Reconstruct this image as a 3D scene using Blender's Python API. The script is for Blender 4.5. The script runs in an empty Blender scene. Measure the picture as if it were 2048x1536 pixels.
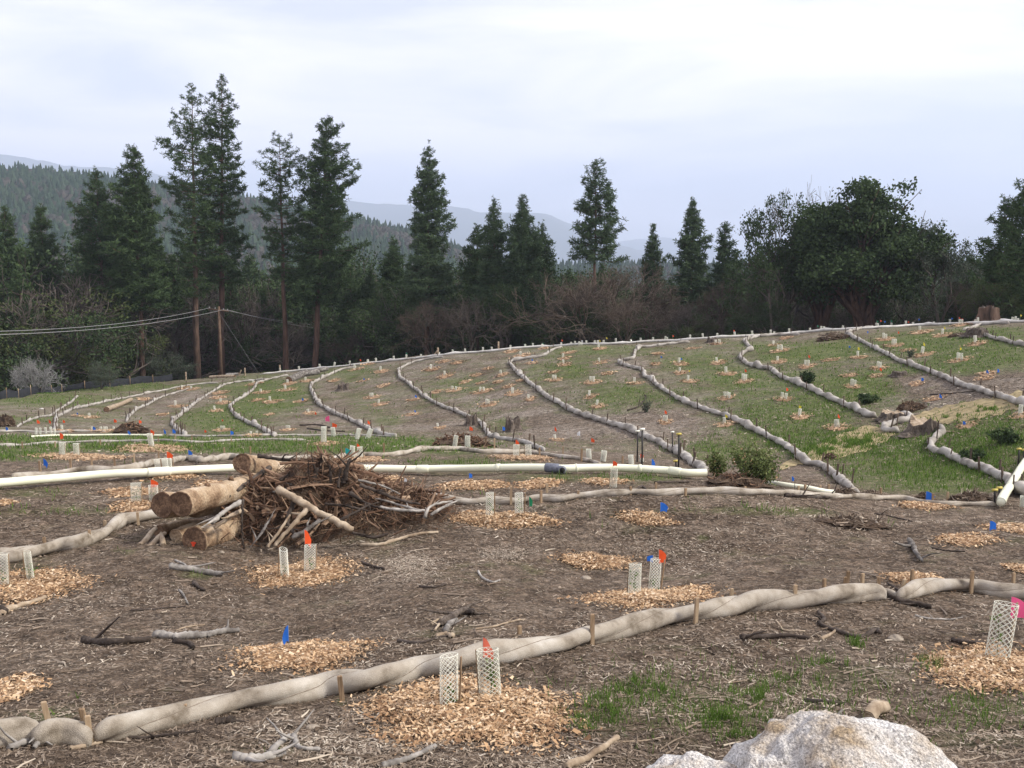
import bpy, math, random
import numpy as np
from mathutils import Vector, Matrix
rng = np.random.default_rng(7)
random.seed(7)
C = bpy.context.scene.collection
sc = bpy.context.scene
R = math.radians
# ------------------------------------------------------------------ camera, sky, sun
F = 2000.0                       # focal length in pixels of the 2048 wide photograph
PITCH = math.atan(268.0 / F)
cam = bpy.data.objects.new('camera', bpy.data.cameras.new('camera'))
C.objects.link(cam); sc.camera = cam
cam.data.sensor_width = 36; cam.data.lens = 36 * F / 2048
cam.data.clip_start = 0.1; cam.data.clip_end = 60000
cam.rotation_euler = (math.pi / 2 - PITCH, 0, 0)
SUN_EL, SUN_AZ = R(42), R(98)    # azimuth from +Y (view direction) towards +X (right)
w = bpy.data.worlds.new('World'); sc.world = w; w.use_nodes = True
nt = w.node_tree; nt.nodes.clear()
def N(t, **k):
    n = nt.nodes.new(t)
    for a, b in k.items(): setattr(n, a, b)
    return n
out = N('ShaderNodeOutputWorld'); bg = N('ShaderNodeBackground'); bg2 = N('ShaderNodeBackground'); mx = N('ShaderNodeMixShader')
sky = N('ShaderNodeTexSky', sky_type='NISHITA', sun_disc=False); sky.sun_elevation = SUN_EL; sky.sun_rotation = SUN_AZ
sky.air_density = 1.0; sky.dust_density = 1.5
bg.inputs[1].default_value = 0.075
bg2.inputs[0].default_value = (0.975, 0.93, 1.0, 1); bg2.inputs[1].default_value = 0.79
tc = N('ShaderNodeTexCoord'); mp = N('ShaderNodeMapping'); mp.inputs['Scale'].default_value = (1.2, 1.2, 6.5); mp.inputs['Rotation'].default_value = (R(4), R(-6), 0)
mp.inputs['Location'].default_value = (0.3, 0.1, 0.2)
no = N('ShaderNodeTexNoise'); no.inputs['Scale'].default_value = 1.9; no.inputs['Detail'].default_value = 7; no.inputs['Roughness'].default_value = 0.52; no.inputs['Distortion'].default_value = 0.5
rp = N('ShaderNodeValToRGB'); rp.color_ramp.elements[0].position = 0.40; rp.color_ramp.elements[0].color = (0.50,)*3 + (1,)
rp.color_ramp.elements[1].position = 0.60; rp.color_ramp.elements[1].color = (1.0,)*3 + (1,)
L = nt.links.new
L(tc.outputs['Generated'], mp.inputs['Vector']); L(mp.outputs[0], no.inputs['Vector']); L(no.outputs['Fac'], rp.inputs[0])
L(sky.outputs[0], bg.inputs[0]); L(rp.outputs[0], mx.inputs[0]); L(bg.outputs[0], mx.inputs[1]); L(bg2.outputs[0], mx.inputs[2]); L(mx.outputs[0], out.inputs[0])
sun = bpy.data.objects.new('sun', bpy.data.lights.new('sun', 'SUN')); C.objects.link(sun)
sun.data.energy = 2.6; sun.data.angle = R(9); sun.data.color = (1.0, 0.95, 0.87)
sd = Vector((math.sin(SUN_AZ) * math.cos(SUN_EL), math.cos(SUN_AZ) * math.cos(SUN_EL), math.sin(SUN_EL)))
sun.rotation_euler = sd.to_track_quat('Z', 'Y').to_euler()
sc.view_settings.view_transform = 'Standard'; sc.view_settings.look = 'None'; sc.view_settings.exposure = 0.90; sc.view_settings.gamma = 1.0
sc.cycles.max_bounces = 4; sc.cycles.diffuse_bounces = 2; sc.cycles.glossy_bounces = 1; sc.cycles.volume_bounces = 1
sc.cycles.use_denoising = True

# ------------------------------------------------------------------ maths helpers
cp, sp_ = math.cos(PITCH), math.sin(PITCH)
def ray(u, v):
    x = (u - 1024) / F; k = (768 - v) / F
    return x, cp + sp_ * k, -sp_ + cp * k
def az_s(u, v):
    x, y, z = ray(u, v)
    return math.atan2(x, y), -z / math.hypot(x, y)
def pt(u, v, D):
    x, y, z = ray(u, v); h = math.hypot(x, y)
    return np.array([x / h * D, y / h * D, z / h * D])
def project(P):
    P = np.asarray(P, float)
    x, y, z = P[..., 0], P[..., 1], P[..., 2]
    d = y * cp - z * sp_; k = (y * sp_ + z * cp) / d
    return 1024 + F * x / d, 768 - F * k
def pchip(x, y, q):
    x = np.asarray(x, float); y = np.asarray(y, float); q = np.clip(q, x[0], x[-1])
    h = np.diff(x); dl = np.diff(y) / h
    d = np.zeros(len(x))
    for i in range(1, len(x) - 1):
        if dl[i-1] * dl[i] > 0:
            a = 2*h[i] + h[i-1]; b = h[i] + 2*h[i-1]
            d[i] = (a + b) / (a / dl[i-1] + b / dl[i])
    d[0], d[-1] = dl[0], dl[-1]
    i = np.clip(np.searchsorted(x, q) - 1, 0, len(x) - 2)
    t = (q - x[i]) / h[i]
    return ((1+2*t)*(1-t)**2*y[i] + t*(1-t)**2*h[i]*d[i] + t*t*(3-2*t)*y[i+1] + t*t*(t-1)*h[i]*d[i+1])
def vnoise(x, y, seed=0):
    r = np.random.default_rng(seed).random((256, 256))
    xi = np.floor(x).astype(int); yi = np.floor(y).astype(int)
    fx = x - xi; fy = y - yi; fx = fx*fx*(3-2*fx); fy = fy*fy*(3-2*fy)
    a = r[xi % 256, yi % 256]; b = r[(xi+1) % 256, yi % 256]; c = r[xi % 256, (yi+1) % 256]; d = r[(xi+1) % 256, (yi+1) % 256]
    return (a*(1-fx)+b*fx)*(1-fy) + (c*(1-fx)+d*fx)*fy

# ------------------------------------------------------------------ terrain height field (polar round the view point)
COLS = [-260, 0, 300, 600, 900, 1200, 1500, 1800, 2048, 2320]
ROWV = [
 [1700]*10,
 [1480,1480,1430,1390,1330,1262,1215,1195,1185,1180],
 [1170,1170,1130,1150,1120,1130,1110,1095,1090,1090],
 [1000,1000,1010,1000,1000, 990, 985, 995,1000,1005],
 [ 950, 950, 940, 940, 940, 940, 955, 960, 962, 965],
 [ 915, 915, 915, 905, 900, 910, 940, 925, 925, 925],
 [ 888, 888, 882, 880, 880, 890, 900, 890, 890, 890],
 [ 865, 865, 867, 867, 866, 850, 840, 840, 840, 840],
 [ 832, 832, 812, 800, 790, 770, 760, 745, 745, 745]]
ROWD = [
 [5.2,5.2,5.1,5,5,5,5,5,5,5],
 [8,8,8.4,8.6,8.9,10.2,11.5,12.7,14,15],
 [15.5,15.5,15.5,15,14.7,15,15.5,16.5,17.5,18],
 [21,21,20,20,19,18.8,20,24,25,26],
 [25,25,25,25,25,24,26,28.5,28.5,29],
 [31,31,31,31,31,31,32,33,31,31],
 [38,38,38,38,38,39,37,36,33,33],
 [52,52,52,48,46,45,43,41,37,36],
 [66,66,78,72,62,56,54,52,47,46]]
CREST = [(-260,808),(0,797),(100,787),(200,776),(300,766),(430,754),(600,739),(750,723),(870,709),(1000,698),(1200,686),(1400,675),(1550,667),(1700,656),(1850,648),(2000,642),(2060,641),(2320,636)]
CRD = [(-260,84),(0,85),(300,100),(600,98),(900,88),(1200,82),(1500,80),(1800,80),(2048,75),(2320,72)]
RIDGE = [(-260,318),(0,344),(100,349),(230,364),(330,378),(500,404),(700,440),(800,466),(900,494),(940,512),(1000,530),(1100,536),(1300,536),(2048,536),(2320,536)]
A0, A1, NA = R(-46), R(46), 430
AZ = np.linspace(A0, A1, NA)
DG = np.concatenate([np.geomspace(1.0, 130, 500), np.geomspace(130, 3600, 110)[1:]])
ND = len(DG); LD = np.log(DG)
kD, kS = [], []
for vs, ds in zip(ROWV, ROWD):
    aa, ss = zip(*[az_s(u, v) for u, v in zip(COLS, vs)])
    kD.append(pchip(aa, ds, AZ)); kS.append(pchip(aa, ss, AZ))
aa, ss = zip(*[az_s(u, v) for u, v in CREST]); sC = pchip(aa, ss, AZ)
aa = [az_s(u, 720)[0] for u, _ in CRD]; dC = pchip(aa, [d for _, d in CRD], AZ)
aa, ss = zip(*[az_s(u, v) for u, v in RIDGE]); sR = pchip(aa, ss, AZ)
Z = np.zeros((NA, ND))
for i in range(NA):
    Ds = [0.9, 3.0]; Ss = [1.7/0.9, 2.35/3.0]
    for k in range(len(kD)): Ds.append(kD[k][i]); Ss.append(kS[k][i])
    Dc, s0 = dC[i], sC[i]
    Ds.append(Dc); Ss.append(s0)
    zR = -sR[i] * 1000
    for D, z in [(Dc+8, -s0*(Dc+8)-0.45), (Dc+35, -s0*(Dc+35)-4.5), (210, -36.), (360, -58.), (650, -58 + .45*(zR+58)), (1000, zR), (1300, zR-40), (3700, -90.)]:
        Ds.append(D); Ss.append(-z/D)
    Z[i] = -pchip(np.log(Ds), Ss, LD) * DG
GX = np.sin(AZ)[:, None] * DG[None]; GY = np.cos(AZ)[:, None] * DG[None]
far = np.clip((DG[None]-20)/40, 0, 1)
mask = np.clip((DG[None]-3)/2, 0, 1) * (DG[None] < 400)
Z += mask * ((vnoise(GX*1.1+40, GY*1.1+90, 1)-.5)*.07*(1-far*.4) + (vnoise(GX*.35+40, GY*.35+90, 2)-.5)*(.08+.12*far) + (vnoise(GX*4+40, GY*4+90, 3)-.5)*.05*(1-far))
S = -Z / DG[None]
JC = np.array([np.searchsorted(DG, dC[i] + 6) for i in range(NA)])
def zat(x, y):
    x = np.asarray(x, float); y = np.asarray(y, float)
    a = np.arctan2(x, y); D = np.maximum(np.hypot(x, y), 1.01)
    fi = np.clip((a - A0) / (A1 - A0) * (NA - 1), 0, NA - 1.001); i = fi.astype(int); fi = fi - i
    j = np.clip(np.searchsorted(DG, D) - 1, 0, ND - 2); fj = np.clip((D - DG[j]) / (DG[j+1] - DG[j]), 0, 1)
    return (Z[i, j]*(1-fi)+Z[i+1, j]*fi)*(1-fj) + (Z[i, j+1]*(1-fi)+Z[i+1, j+1]*fi)*fj
def pix(u, v, h=0.0):
    """point where the view ray of photo pixel (u, v) meets the ground raised by h; returned at that raised height"""
    a, s = az_s(u, v)
    fi = min(max((a - A0) / (A1 - A0) * (NA - 1), 0), NA - 1.001); i = int(fi); fi -= i
    col = S[i]*(1-fi) + S[i+1]*fi - h / DG
    jc = JC[i]
    c = col[60:jc]
    k = np.nonzero(c <= s)[0]
    if len(k) == 0:
        k = int(np.argmin(c)); D = DG[60+k]
    else:
        k = int(k[0])
        if k == 0: D = DG[60]
        else:
            t = (c[k-1]-s) / max(c[k-1]-c[k], 1e-9); D = DG[60+k-1] + t*(DG[60+k]-DG[60+k-1])
    x, y = math.sin(a)*D, math.cos(a)*D
    return np.array([x, y, float(zat(x, y)) + h])
def hd(p): return math.hypot(p[0], p[1])

# ------------------------------------------------------------------ object helpers
def mesh_obj(name, V, Fc, mat, parent=None, smooth=True, attrs=None, mats=None, midx=None):
    V = np.asarray(V, np.float32); Fc = np.asarray(Fc, np.int32)
    me = bpy.data.meshes.new(name)
    n, k = Fc.shape
    me.vertices.add(len(V)); me.vertices.foreach_set('co', V.ravel())
    me.loops.add(n*k); me.loops.foreach_set('vertex_index', Fc.ravel())
    me.polygons.add(n); me.polygons.foreach_set('loop_start', np.arange(0, n*k, k, dtype=np.int32))
    me.polygons.foreach_set('use_smooth', np.full(n, smooth))
    if attrs:
        for an, av in attrs.items():
            at = me.attributes.new(an, 'FLOAT', 'POINT'); at.data.foreach_set('value', np.asarray(av, np.float32))
    for m_ in (mats or [mat]): me.materials.append(m_)
    if midx is not None: me.polygons.foreach_set('material_index', np.asarray(midx, np.int32))
    me.update(calc_edges=True); me.validate()
    o = bpy.data.objects.new(name, me); C.objects.link(o)
    if parent: o.parent = parent
    return o
def tag(o, label=None, cat=None, group=None, kind=None):
    for k, v in (('label', label), ('category', cat), ('group', group), ('kind', kind)):
        if v: o[k] = v
    return o
def empty(name, loc, label, cat, group=None, rz=0):
    o = bpy.data.objects.new(name, None); C.objects.link(o); o.location = loc; o.rotation_euler = (0, 0, rz)
    o.empty_display_size = .2
    return tag(o, label, cat, group)
def copy_tree(o, parent=None):
    c = o.copy(); C.objects.link(c)
    if parent: c.parent = parent; c.matrix_parent_inverse = o.matrix_parent_inverse.copy()
    for ch in o.children: copy_tree(ch, c)
    return c
class MB:
    def __init__(s): s.V, s.Q, s.T, s.n, s.A = [], [], [], 0, []
    def add(s, V, Q, r=0.5):
        V = np.asarray(V, float); s.V.append(V); s.Q.append(np.asarray(Q, int) + s.n); s.n += len(V)
        s.A.append(np.full(len(V), r) if np.isscalar(r) else np.asarray(r))
    def build(s, name, mat, parent=None, smooth=True):
        # quads; a triangle is stored as a quad with a repeated last index split below
        V = np.concatenate(s.V); Q = np.concatenate(s.Q)
        return mesh_obj(name, V, Q, mat, parent, smooth, {'rnd': np.concatenate(s.A)})
def frames(P):
    P = np.asarray(P, float)
    T = np.gradient(P, axis=0); T /= np.linalg.norm(T, axis=1)[:, None] + 1e-12
    up = np.array([0, 0, 1.0])
    if abs(T[:, 2]).mean() > .85: up = np.array([1.0, .2, 0])
    U = np.cross(T, up); U /= np.linalg.norm(U, axis=1)[:, None] + 1e-12
    W = np.cross(U, T)
    return T, U, W
def sweep(P, rad, sides=6, prof=None, jit=0.0, cap=True, flat=1.0):
    """tube along P; returns V, Q (quads). caps are collapsed rings"""
    P = np.asarray(P, float); n = len(P); rad = np.broadcast_to(np.asarray(rad, float), (n,)).copy()
    T, U, W = frames(P)
    th = np.arange(sides) * 2*math.pi/sides
    rr = rad[:, None] * (np.ones((n, sides)) if prof is None else prof(n, th))
    if jit: rr = rr * (1 + jit*(rng.random((n, sides))-.5))
    V = P[:, None] + rr[..., None]*(np.cos(th)[None, :, None]*U[:, None] + flat*np.sin(th)[None, :, None]*W[:, None])
    V = V.reshape(-1, 3)
    i = np.arange(n-1)[:, None]*sides; j = np.arange(sides)[None]; j2 = (j+1) % sides
    Q = np.stack([i+j, i+j2, i+sides+j2, i+sides+j], -1).reshape(-1, 4)
    if cap:
        b = len(V); V = np.concatenate([V, [P[0]], [P[-1]]])
        jj = np.arange(0, sides, 2)
        s2 = sides if sides % 2 == 0 else sides
        q1 = [[b, (j_+2) % sides, (j_+1) % sides, j_] for j_ in range(0, sides - (sides % 2), 2)]
        q2 = [[b+1, (n-1)*sides+j_, (n-1)*sides+(j_+1) % sides, (n-1)*sides+(j_+2) % sides] for j_ in range(0, sides - (sides % 2), 2)]
        if sides % 2: pass
        Q = np.concatenate([Q, q1, q2])
    return V, Q
def spline(P, n):
    P = np.asarray(P, float)
    d = np.concatenate([[0], np.cumsum(np.linalg.norm(np.diff(P, axis=0), axis=1))]) ; d += np.arange(len(d))*1e-6
    q = np.linspace(0, d[-1], n)
    # Catmull-Rom
    Pp = np.vstack([2*P[0]-P[1], P, 2*P[-1]-P[-2]]); i = np.clip(np.searchsorted(d, q, side='right')-1, 0, len(P)-2)
    t = ((q-d[i])/(d[i+1]-d[i]))[:, None]
    p0, p1, p2, p3 = Pp[i], Pp[i+1], Pp[i+2], Pp[i+3]
    return .5*((2*p1)+(-p0+p2)*t+(2*p0-5*p1+4*p2-p3)*t*t+(-p0+3*p1-3*p2+p3)*t**3)
def flakes(P, L_, W_, tilt=.35, yaw=None, r=None):
    """many small chips: quads centred on P"""
    n = len(P); yaw = rng.random(n)*math.pi*2 if yaw is None else yaw
    L_ = np.broadcast_to(L_, (n,)); W_ = np.broadcast_to(W_, (n,))
    a = np.stack([np.cos(yaw), np.sin(yaw), (rng.random(n)-.5)*2*tilt], 1)
    b = np.stack([-np.sin(yaw), np.cos(yaw), (rng.random(n)-.5)*2*tilt*1.6], 1)
    a *= L_[:, None]/2; b *= W_[:, None]/2
    bend = (rng.random(n)-.5)[:, None]*b
    V = np.stack([P-a-b, P+a*.9-b*.7+bend, P+a+b, P-a*.8+b*.8+bend], 1).reshape(-1, 3)
    Q = np.arange(4*n).reshape(-1, 4)
    r = rng.random(n) if r is None else r
    return V, Q, np.repeat(r, 4)

# ------------------------------------------------------------------ materials
def mat(name, cols, scale=5, rough=.9, bump=0, attr=False, coords='Object', detail=5, stretch=None, objrand=0.0, bscale=None, dist=0.05, attw=.7, spec=.2, contrast=(.3, .7), trans=0, speck=None):
    m = bpy.data.materials.new(name); m.use_nodes = True; t = m.node_tree; n = t.nodes; l = t.links.new
    b = n['Principled BSDF']; b.inputs['Roughness'].default_value = rough; b.inputs['Specular IOR Level'].default_value = spec
    tc = n.new('ShaderNodeTexCoord'); src = tc.outputs[coords]
    if coords == 'World': pass
    if stretch:
        mp = n.new('ShaderNodeMapping'); mp.inputs['Scale'].default_value = stretch; l(src, mp.inputs[0]); src = mp.outputs[0]
    no = n.new('ShaderNodeTexNoise'); no.inputs['Scale'].default_value = scale; no.inputs['Detail'].default_value = detail; no.inputs['Roughness'].default_value = .6
    l(src, no.inputs['Vector']); fac = no.outputs['Fac']
    if attr:
        at = n.new('ShaderNodeAttribute'); at.attribute_name = 'rnd'
        mm = n.new('ShaderNodeMix'); mm.data_type = 'FLOAT'; mm.inputs[0].default_value = attw; l(fac, mm.inputs[2]); l(at.outputs['Fac'], mm.inputs[3]); fac = mm.outputs[0]
    if objrand:
        oi = n.new('ShaderNodeObjectInfo'); ma = n.new('ShaderNodeMath'); ma.operation = 'MULTIPLY_ADD'; ma.inputs[1].default_value = objrand; ma.inputs[2].default_value = -objrand/2
        l(oi.outputs['Random'], ma.inputs[0]); ad = n.new('ShaderNodeMath'); ad.operation = 'ADD'; l(fac, ad.inputs[0]); l(ma.outputs[0], ad.inputs[1]); fac = ad.outputs[0]
    r = n.new('ShaderNodeValToRGB'); e = r.color_ramp.elements
    lo, hi = (0, 1) if attr and attw > .6 else contrast
    for i, c in enumerate(cols):
        p = lo + (hi-lo)*i/(len(cols)-1)
        if i == 0: e[0].position = p; e[0].color = (*c, 1)
        elif i == 1: e[1].position = p; e[1].color = (*c, 1)
        else: q = e.new(p); q.color = (*c, 1)
    l(fac, r.inputs[0]); col_out = r.outputs[0]
    if speck:
        n3 = n.new('ShaderNodeTexNoise'); n3.inputs['Scale'].default_value = speck[0]; n3.inputs['Detail'].default_value = 6; n3.inputs['Roughness'].default_value = .8; l(src, n3.inputs['Vector'])
        r3 = n.new('ShaderNodeValToRGB'); r3.color_ramp.elements[0].position = .36; r3.color_ramp.elements[0].color = (speck[1],)*3+(1,); r3.color_ramp.elements[1].position = .62; r3.color_ramp.elements[1].color = (speck[2],)*3+(1,); l(n3.outputs['Fac'], r3.inputs[0])
        m3 = n.new('ShaderNodeMix'); m3.data_type = 'RGBA'; m3.blend_type = 'MULTIPLY'; m3.inputs[0].default_value = 1; l(col_out, m3.inputs[6]); l(r3.outputs[0], m3.inputs[7]); col_out = m3.outputs[2]
    l(col_out, b.inputs['Base Color'])
    if bump:
        n2 = n.new('ShaderNodeTexNoise'); n2.inputs['Scale'].default_value = bscale or scale*4; n2.inputs['Detail'].default_value = 4; l(src, n2.inputs['Vector'])
        bu = n.new('ShaderNodeBump'); bu.inputs['Strength'].default_value = bump; bu.inputs['Distance'].default_value = dist; l(n2.outputs['Fac'], bu.inputs['Height']); l(bu.outputs[0], b.inputs['Normal'])
    if trans:
        o = n['Material Output']; tr = n.new('ShaderNodeBsdfTranslucent'); l(r.outputs[0], tr.inputs[0]); ms = n.new('ShaderNodeMixShader'); ms.inputs[0].default_value = trans
        l(b.outputs[0], ms.inputs[1]); l(tr.outputs[0], ms.inputs[2]); l(ms.outputs[0], o.inputs[0])
    return m
def gray(x): return (x, x, x)
M = {}
M['roll'] = mat('burlap_roll', [(.15,.12,.085),(.34,.295,.235),(.43,.385,.32),(.53,.49,.425)], scale=2.6, bump=.8, bscale=160, dist=.01, contrast=(.33,.70), detail=15, speck=(190, .70, 1.14))
M['rollhill'] = mat('weathered_roll', [(.16,.14,.12),(.31,.285,.25),(.42,.395,.355)], scale=1.6, bump=.5, bscale=40, dist=.02, contrast=(.3,.65), detail=8)
M['crestroll'] = mat('pale_roll', [(.42,.40,.36),(.62,.60,.56)], scale=2, contrast=(.3,.65))
M['cord'] = mat('cord', [(.15,.12,.09),(.22,.18,.14)], scale=20)
M['stake'] = mat('stake_wood', [(.16,.105,.06),(.30,.21,.13),(.38,.29,.19)], scale=6, stretch=(8,8,.8), bump=.4, dist=.004, objrand=.3)
M['stakehill'] = mat('stake_wood_dark', [(.06,.045,.035),(.13,.095,.07)], scale=6, objrand=.4)
M['net'] = mat('net_plastic', [(.70,.70,.58),(.84,.83,.73)], scale=3, rough=.5, objrand=.3, spec=.4)
M['nethill'] = mat('net_plastic_far', [(.66,.67,.56),(.82,.82,.72)], scale=3, rough=.5, objrand=.3, spec=.4)
M['chips'] = mat('wood_chips', [(.06,.034,.018),(.23,.132,.070),(.42,.27,.148),(.58,.425,.27),(.76,.65,.50)], attr=True, attw=.8, scale=15)
M['chipsfar'] = mat('wood_chips_weathered', [(.15,.095,.055),(.33,.21,.125),(.47,.335,.21),(.60,.47,.33)], attr=True, attw=.8, scale=4)
M['litter'] = mat('bark_litter', [(.04,.028,.020),(.10,.072,.050),(.18,.138,.10),(.26,.205,.155),(.36,.30,.23),(.54,.48,.39)], attr=True, attw=.85, scale=15)
M['grass'] = mat('grass_blades', [(.045,.085,.014),(.095,.17,.028),(.17,.25,.055)], attr=True, attw=.85, scale=2, trans=.3)
M['pipe'] = mat('pvc_pipe', [(.66,.67,.48),(.80,.79,.62)], scale=1.2, rough=.35, spec=.5, contrast=(.3,.6))
M['pipedark'] = mat('pipe_coupler', [(.10,.11,.14),(.22,.23,.27)], scale=9, rough=.5)
M['boreshade'] = mat('painted_bore_shade', [(.01,.01,.01),(.02,.02,.02)])  # near-black colour standing in for the shade inside open pipes
M['rod'] = mat('rod_metal', [(.02,.02,.02),(.05,.045,.04)], rough=.5)
M['rodcap'] = mat('rod_cap', [(.45,.36,.08),(.55,.46,.12)], rough=.5)
M['logbark'] = mat('peeled_log', [(.09,.055,.034),(.25,.165,.10),(.40,.295,.19),(.52,.42,.31)], scale=2.6, stretch=(1,1,1), bump=.9, bscale=22, dist=.03, contrast=(.28,.68), detail=12, speck=(30, .6, 1.15))
M['logend'] = mat('cut_log_end', [(.06,.034,.021),(.14,.085,.052),(.26,.165,.10)], scale=9, bump=.5, bscale=60, dist=.01, contrast=(.3,.7), speck=(40, .5, 1.2))
M['redpaint'] = mat('red_paint', [(.5,.04,.02),(.62,.08,.03)], scale=20)
M['bark'] = mat('pine_bark', [(.035,.023,.018),(.10,.06,.045),(.17,.105,.075)], scale=1.2, stretch=(3,3,.6), bump=.6, bscale=5, dist=.1)
M['barkred'] = mat('reddish_pine_bark', [(.03,.022,.017),(.095,.062,.045),(.17,.11,.08)], scale=1.2, stretch=(3,3,.6), bump=.6, bscale=5, dist=.1)
M['needles'] = mat('pine_needles', [(.020,.036,.014),(.048,.080,.030),(.095,.140,.055)], attr=True, attw=.8, scale=.5, objrand=.15, trans=.15)
M['needlesblue'] = mat('pine_needles_greyer', [(.026,.046,.024),(.058,.092,.044),(.105,.150,.072)], attr=True, attw=.8, scale=.5, objrand=.15, trans=.15)
M['leaf'] = mat('oak_leaves', [(.018,.032,.012),(.042,.068,.026),(.085,.125,.045)], attr=True, attw=.8, scale=.5, objrand=.2, trans=.15)
M['leafolive'] = mat('olive_leaves', [(.030,.042,.014),(.065,.085,.028),(.11,.135,.05)], attr=True, attw=.8, scale=.5, objrand=.2, trans=.15)
M['leafgrey'] = mat('grey_green_leaves', [(.035,.050,.033),(.070,.090,.060),(.12,.14,.10)], attr=True, attw=.8, scale=.5, objrand=.2, trans=.15)
M['twig'] = mat('bare_twigs', [(.04,.032,.026),(.088,.072,.060),(.15,.128,.11)], attr=True, attw=.7, scale=.8, objrand=.35)
M['twigred'] = mat('russet_twigs', [(.042,.031,.024),(.09,.068,.052),(.14,.11,.086)], attr=True, attw=.7, scale=.8, objrand=.3)
M['twigpale'] = mat('pale_twigs', [(.13,.125,.12),(.24,.235,.23),(.34,.33,.32)], attr=True, attw=.7, scale=.8)
M['dead_grey'] = mat('grey_deadwood', [(.055,.048,.042),(.14,.125,.11),(.26,.24,.215),(.40,.37,.33)], scale=5, stretch=(1,1,1), bump=.7, bscale=30, dist=.01, contrast=(.28,.72), objrand=.2)
M['dead_dark'] = mat('dark_deadwood', [(.018,.014,.011),(.045,.034,.027),(.10,.08,.065)], scale=6, bump=.7, bscale=30, dist=.01, objrand=.15)
M['dead_pale'] = mat('pale_deadwood', [(.14,.095,.06),(.32,.25,.175),(.48,.40,.30)], scale=5, bump=.6, bscale=30, dist=.01, contrast=(.3,.7))
M['stumpbark'] = mat('stump_bark', [(.035,.026,.02),(.10,.08,.065),(.20,.165,.135)], scale=4, stretch=(2,2,.7), bump=1, bscale=12, dist=.06)
M['roots'] = mat('root_fibres', [(.04,.022,.014),(.12,.068,.042),(.20,.125,.08),(.40,.30,.20)], attr=True, attw=.8, scale=6)
M['soil'] = mat('brown_soil', [(.03,.02,.013),(.07,.047,.031),(.12,.085,.058)], scale=7, bump=1, bscale=25, dist=.04)
M['rock'] = mat('white_granite', [(.38,.29,.19),(.50,.44,.37),(.58,.55,.51),(.68,.66,.63),(.44,.43,.42)], scale=2.6, bump=1, bscale=38, dist=.03, contrast=(.32,.68), detail=6, speck=(62, .28, 1.25))
M['stone'] = mat('small_stone', [(.16,.13,.10),(.34,.29,.23)], scale=5, bump=.4, objrand=.5)
M['fence'] = mat('silt_fence', [(.012,.013,.016),(.03,.032,.037)], scale=3)
M['jute'] = mat('jute_mat', [(.07,.085,.03),(.20,.165,.085),(.30,.235,.125),(.36,.29,.165)], scale=3, bump=.5, bscale=60, dist=.01, contrast=(.3,.65), detail=8)
M['wire'] = mat('power_wire', [(.22,.22,.22),(.30,.30,.30)])
M['pole'] = mat('pole_wood', [(.10,.065,.045),(.17,.115,.08)], scale=3)
M['leafbush'] = mat('bush_leaves', [(.05,.07,.022),(.11,.14,.045),(.19,.20,.08)], attr=True, attw=.8, scale=.5, trans=.2)
def flagmat(n, c):
    m = mat(n, [tuple(x*.85 for x in c), c], scale=30, rough=.5, trans=.35); return m
FL = {'orange': flagmat('orange_flag', (.85,.11,.03)), 'salmon': flagmat('salmon_flag', (.85,.20,.12)), 'blue': flagmat('blue_flag', (.03,.16,.62)), 'pink': flagmat('pink_flag', (.90,.13,.30)),
      'green': flagmat('green_flag', (.02,.22,.10)), 'teal': flagmat('teal_flag', (.03,.42,.42)), 'yellow': flagmat('yellow_flag', (.75,.62,.05)), 'white': flagmat('white_flag', (.8,.8,.8))}

# ------------------------------------------------------------------ ground
GREEN = [  # x, y, rx, ry, strength (photo pixels; where grass grows)
 (1250,1385,110,40,.45),(1180,1440,80,38,.5),(1450,1420,160,55,.5),(1700,1345,130,35,.55),(1990,1420,110,45,.5),(248,1103,30,9,.7),(395,1150,45,10,.55),
 (1405,1077,16,7,.9),(90,1430,70,16,.45),(680,1402,14,10,.6),(880,1265,90,18,.35),(560,1500,140,30,.4),(1650,1470,60,20,.5),(1900,1480,120,40,.35),
 (400,893,430,13,1.3),(700,886,170,15,1.3),(150,878,260,8,1.1),(30,912,90,12,.9),(120,1022,150,12,.55),(40,985,90,12,.4),(880,925,110,10,.7),(1010,935,90,9,.7),(450,1000,60,20,.4),
 (1170,955,200,9,.6),(900,905,60,8,.5),(1560,1025,120,12,.5),(1450,1020,200,8,.4),(1300,958,80,9,.5),
 (120,800,190,14,.85),(60,768,200,16,.8),(260,774,180,9,.8),(60,840,120,10,.5),(210,830,60,14,.3),
 (520,775,70,36,.6),(500,815,80,22,.6),(420,835,90,22,.7),(470,855,70,12,.8),(600,790,70,28,.45),(690,745,70,18,.6),(720,800,60,26,.3),(860,790,60,30,.2),(780,840,60,14,.4),
 (930,770,60,18,.45),(960,820,40,14,.35),(1010,850,45,18,.75),(1080,745,50,30,.35),(1180,700,120,12,.7),(1150,740,60,28,.5),(1240,790,90,30,.7),(1190,820,70,14,.5),
 (1380,720,80,25,.55),(1470,760,90,34,.7),(1500,690,70,10,.5),(1340,800,60,24,.4),(1420,905,90,26,.75),(1530,830,110,34,.75),(1600,860,110,26,.9),(1660,890,120,24,1.2),(1740,900,80,16,1.2),
 (1640,760,120,30,.6),(1700,790,110,30,.8),(1760,770,70,30,.4),(1590,710,110,20,.7),(1660,700,60,16,.7),(1640,820,80,22,.8),
 (1850,685,150,24,.9),(1980,712,110,32,.9),(1900,735,90,18,.7),(1990,665,80,12,.6),(1790,740,60,22,.5),
 (1960,880,150,36,.9),(1920,920,120,40,.85),(1830,940,130,40,.65),(1950,960,110,26,.8),(1990,840,60,22,.9),(1700,940,70,22,.7),(1850,975,160,14,.5),(1620,905,60,20,.8)]
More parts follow.
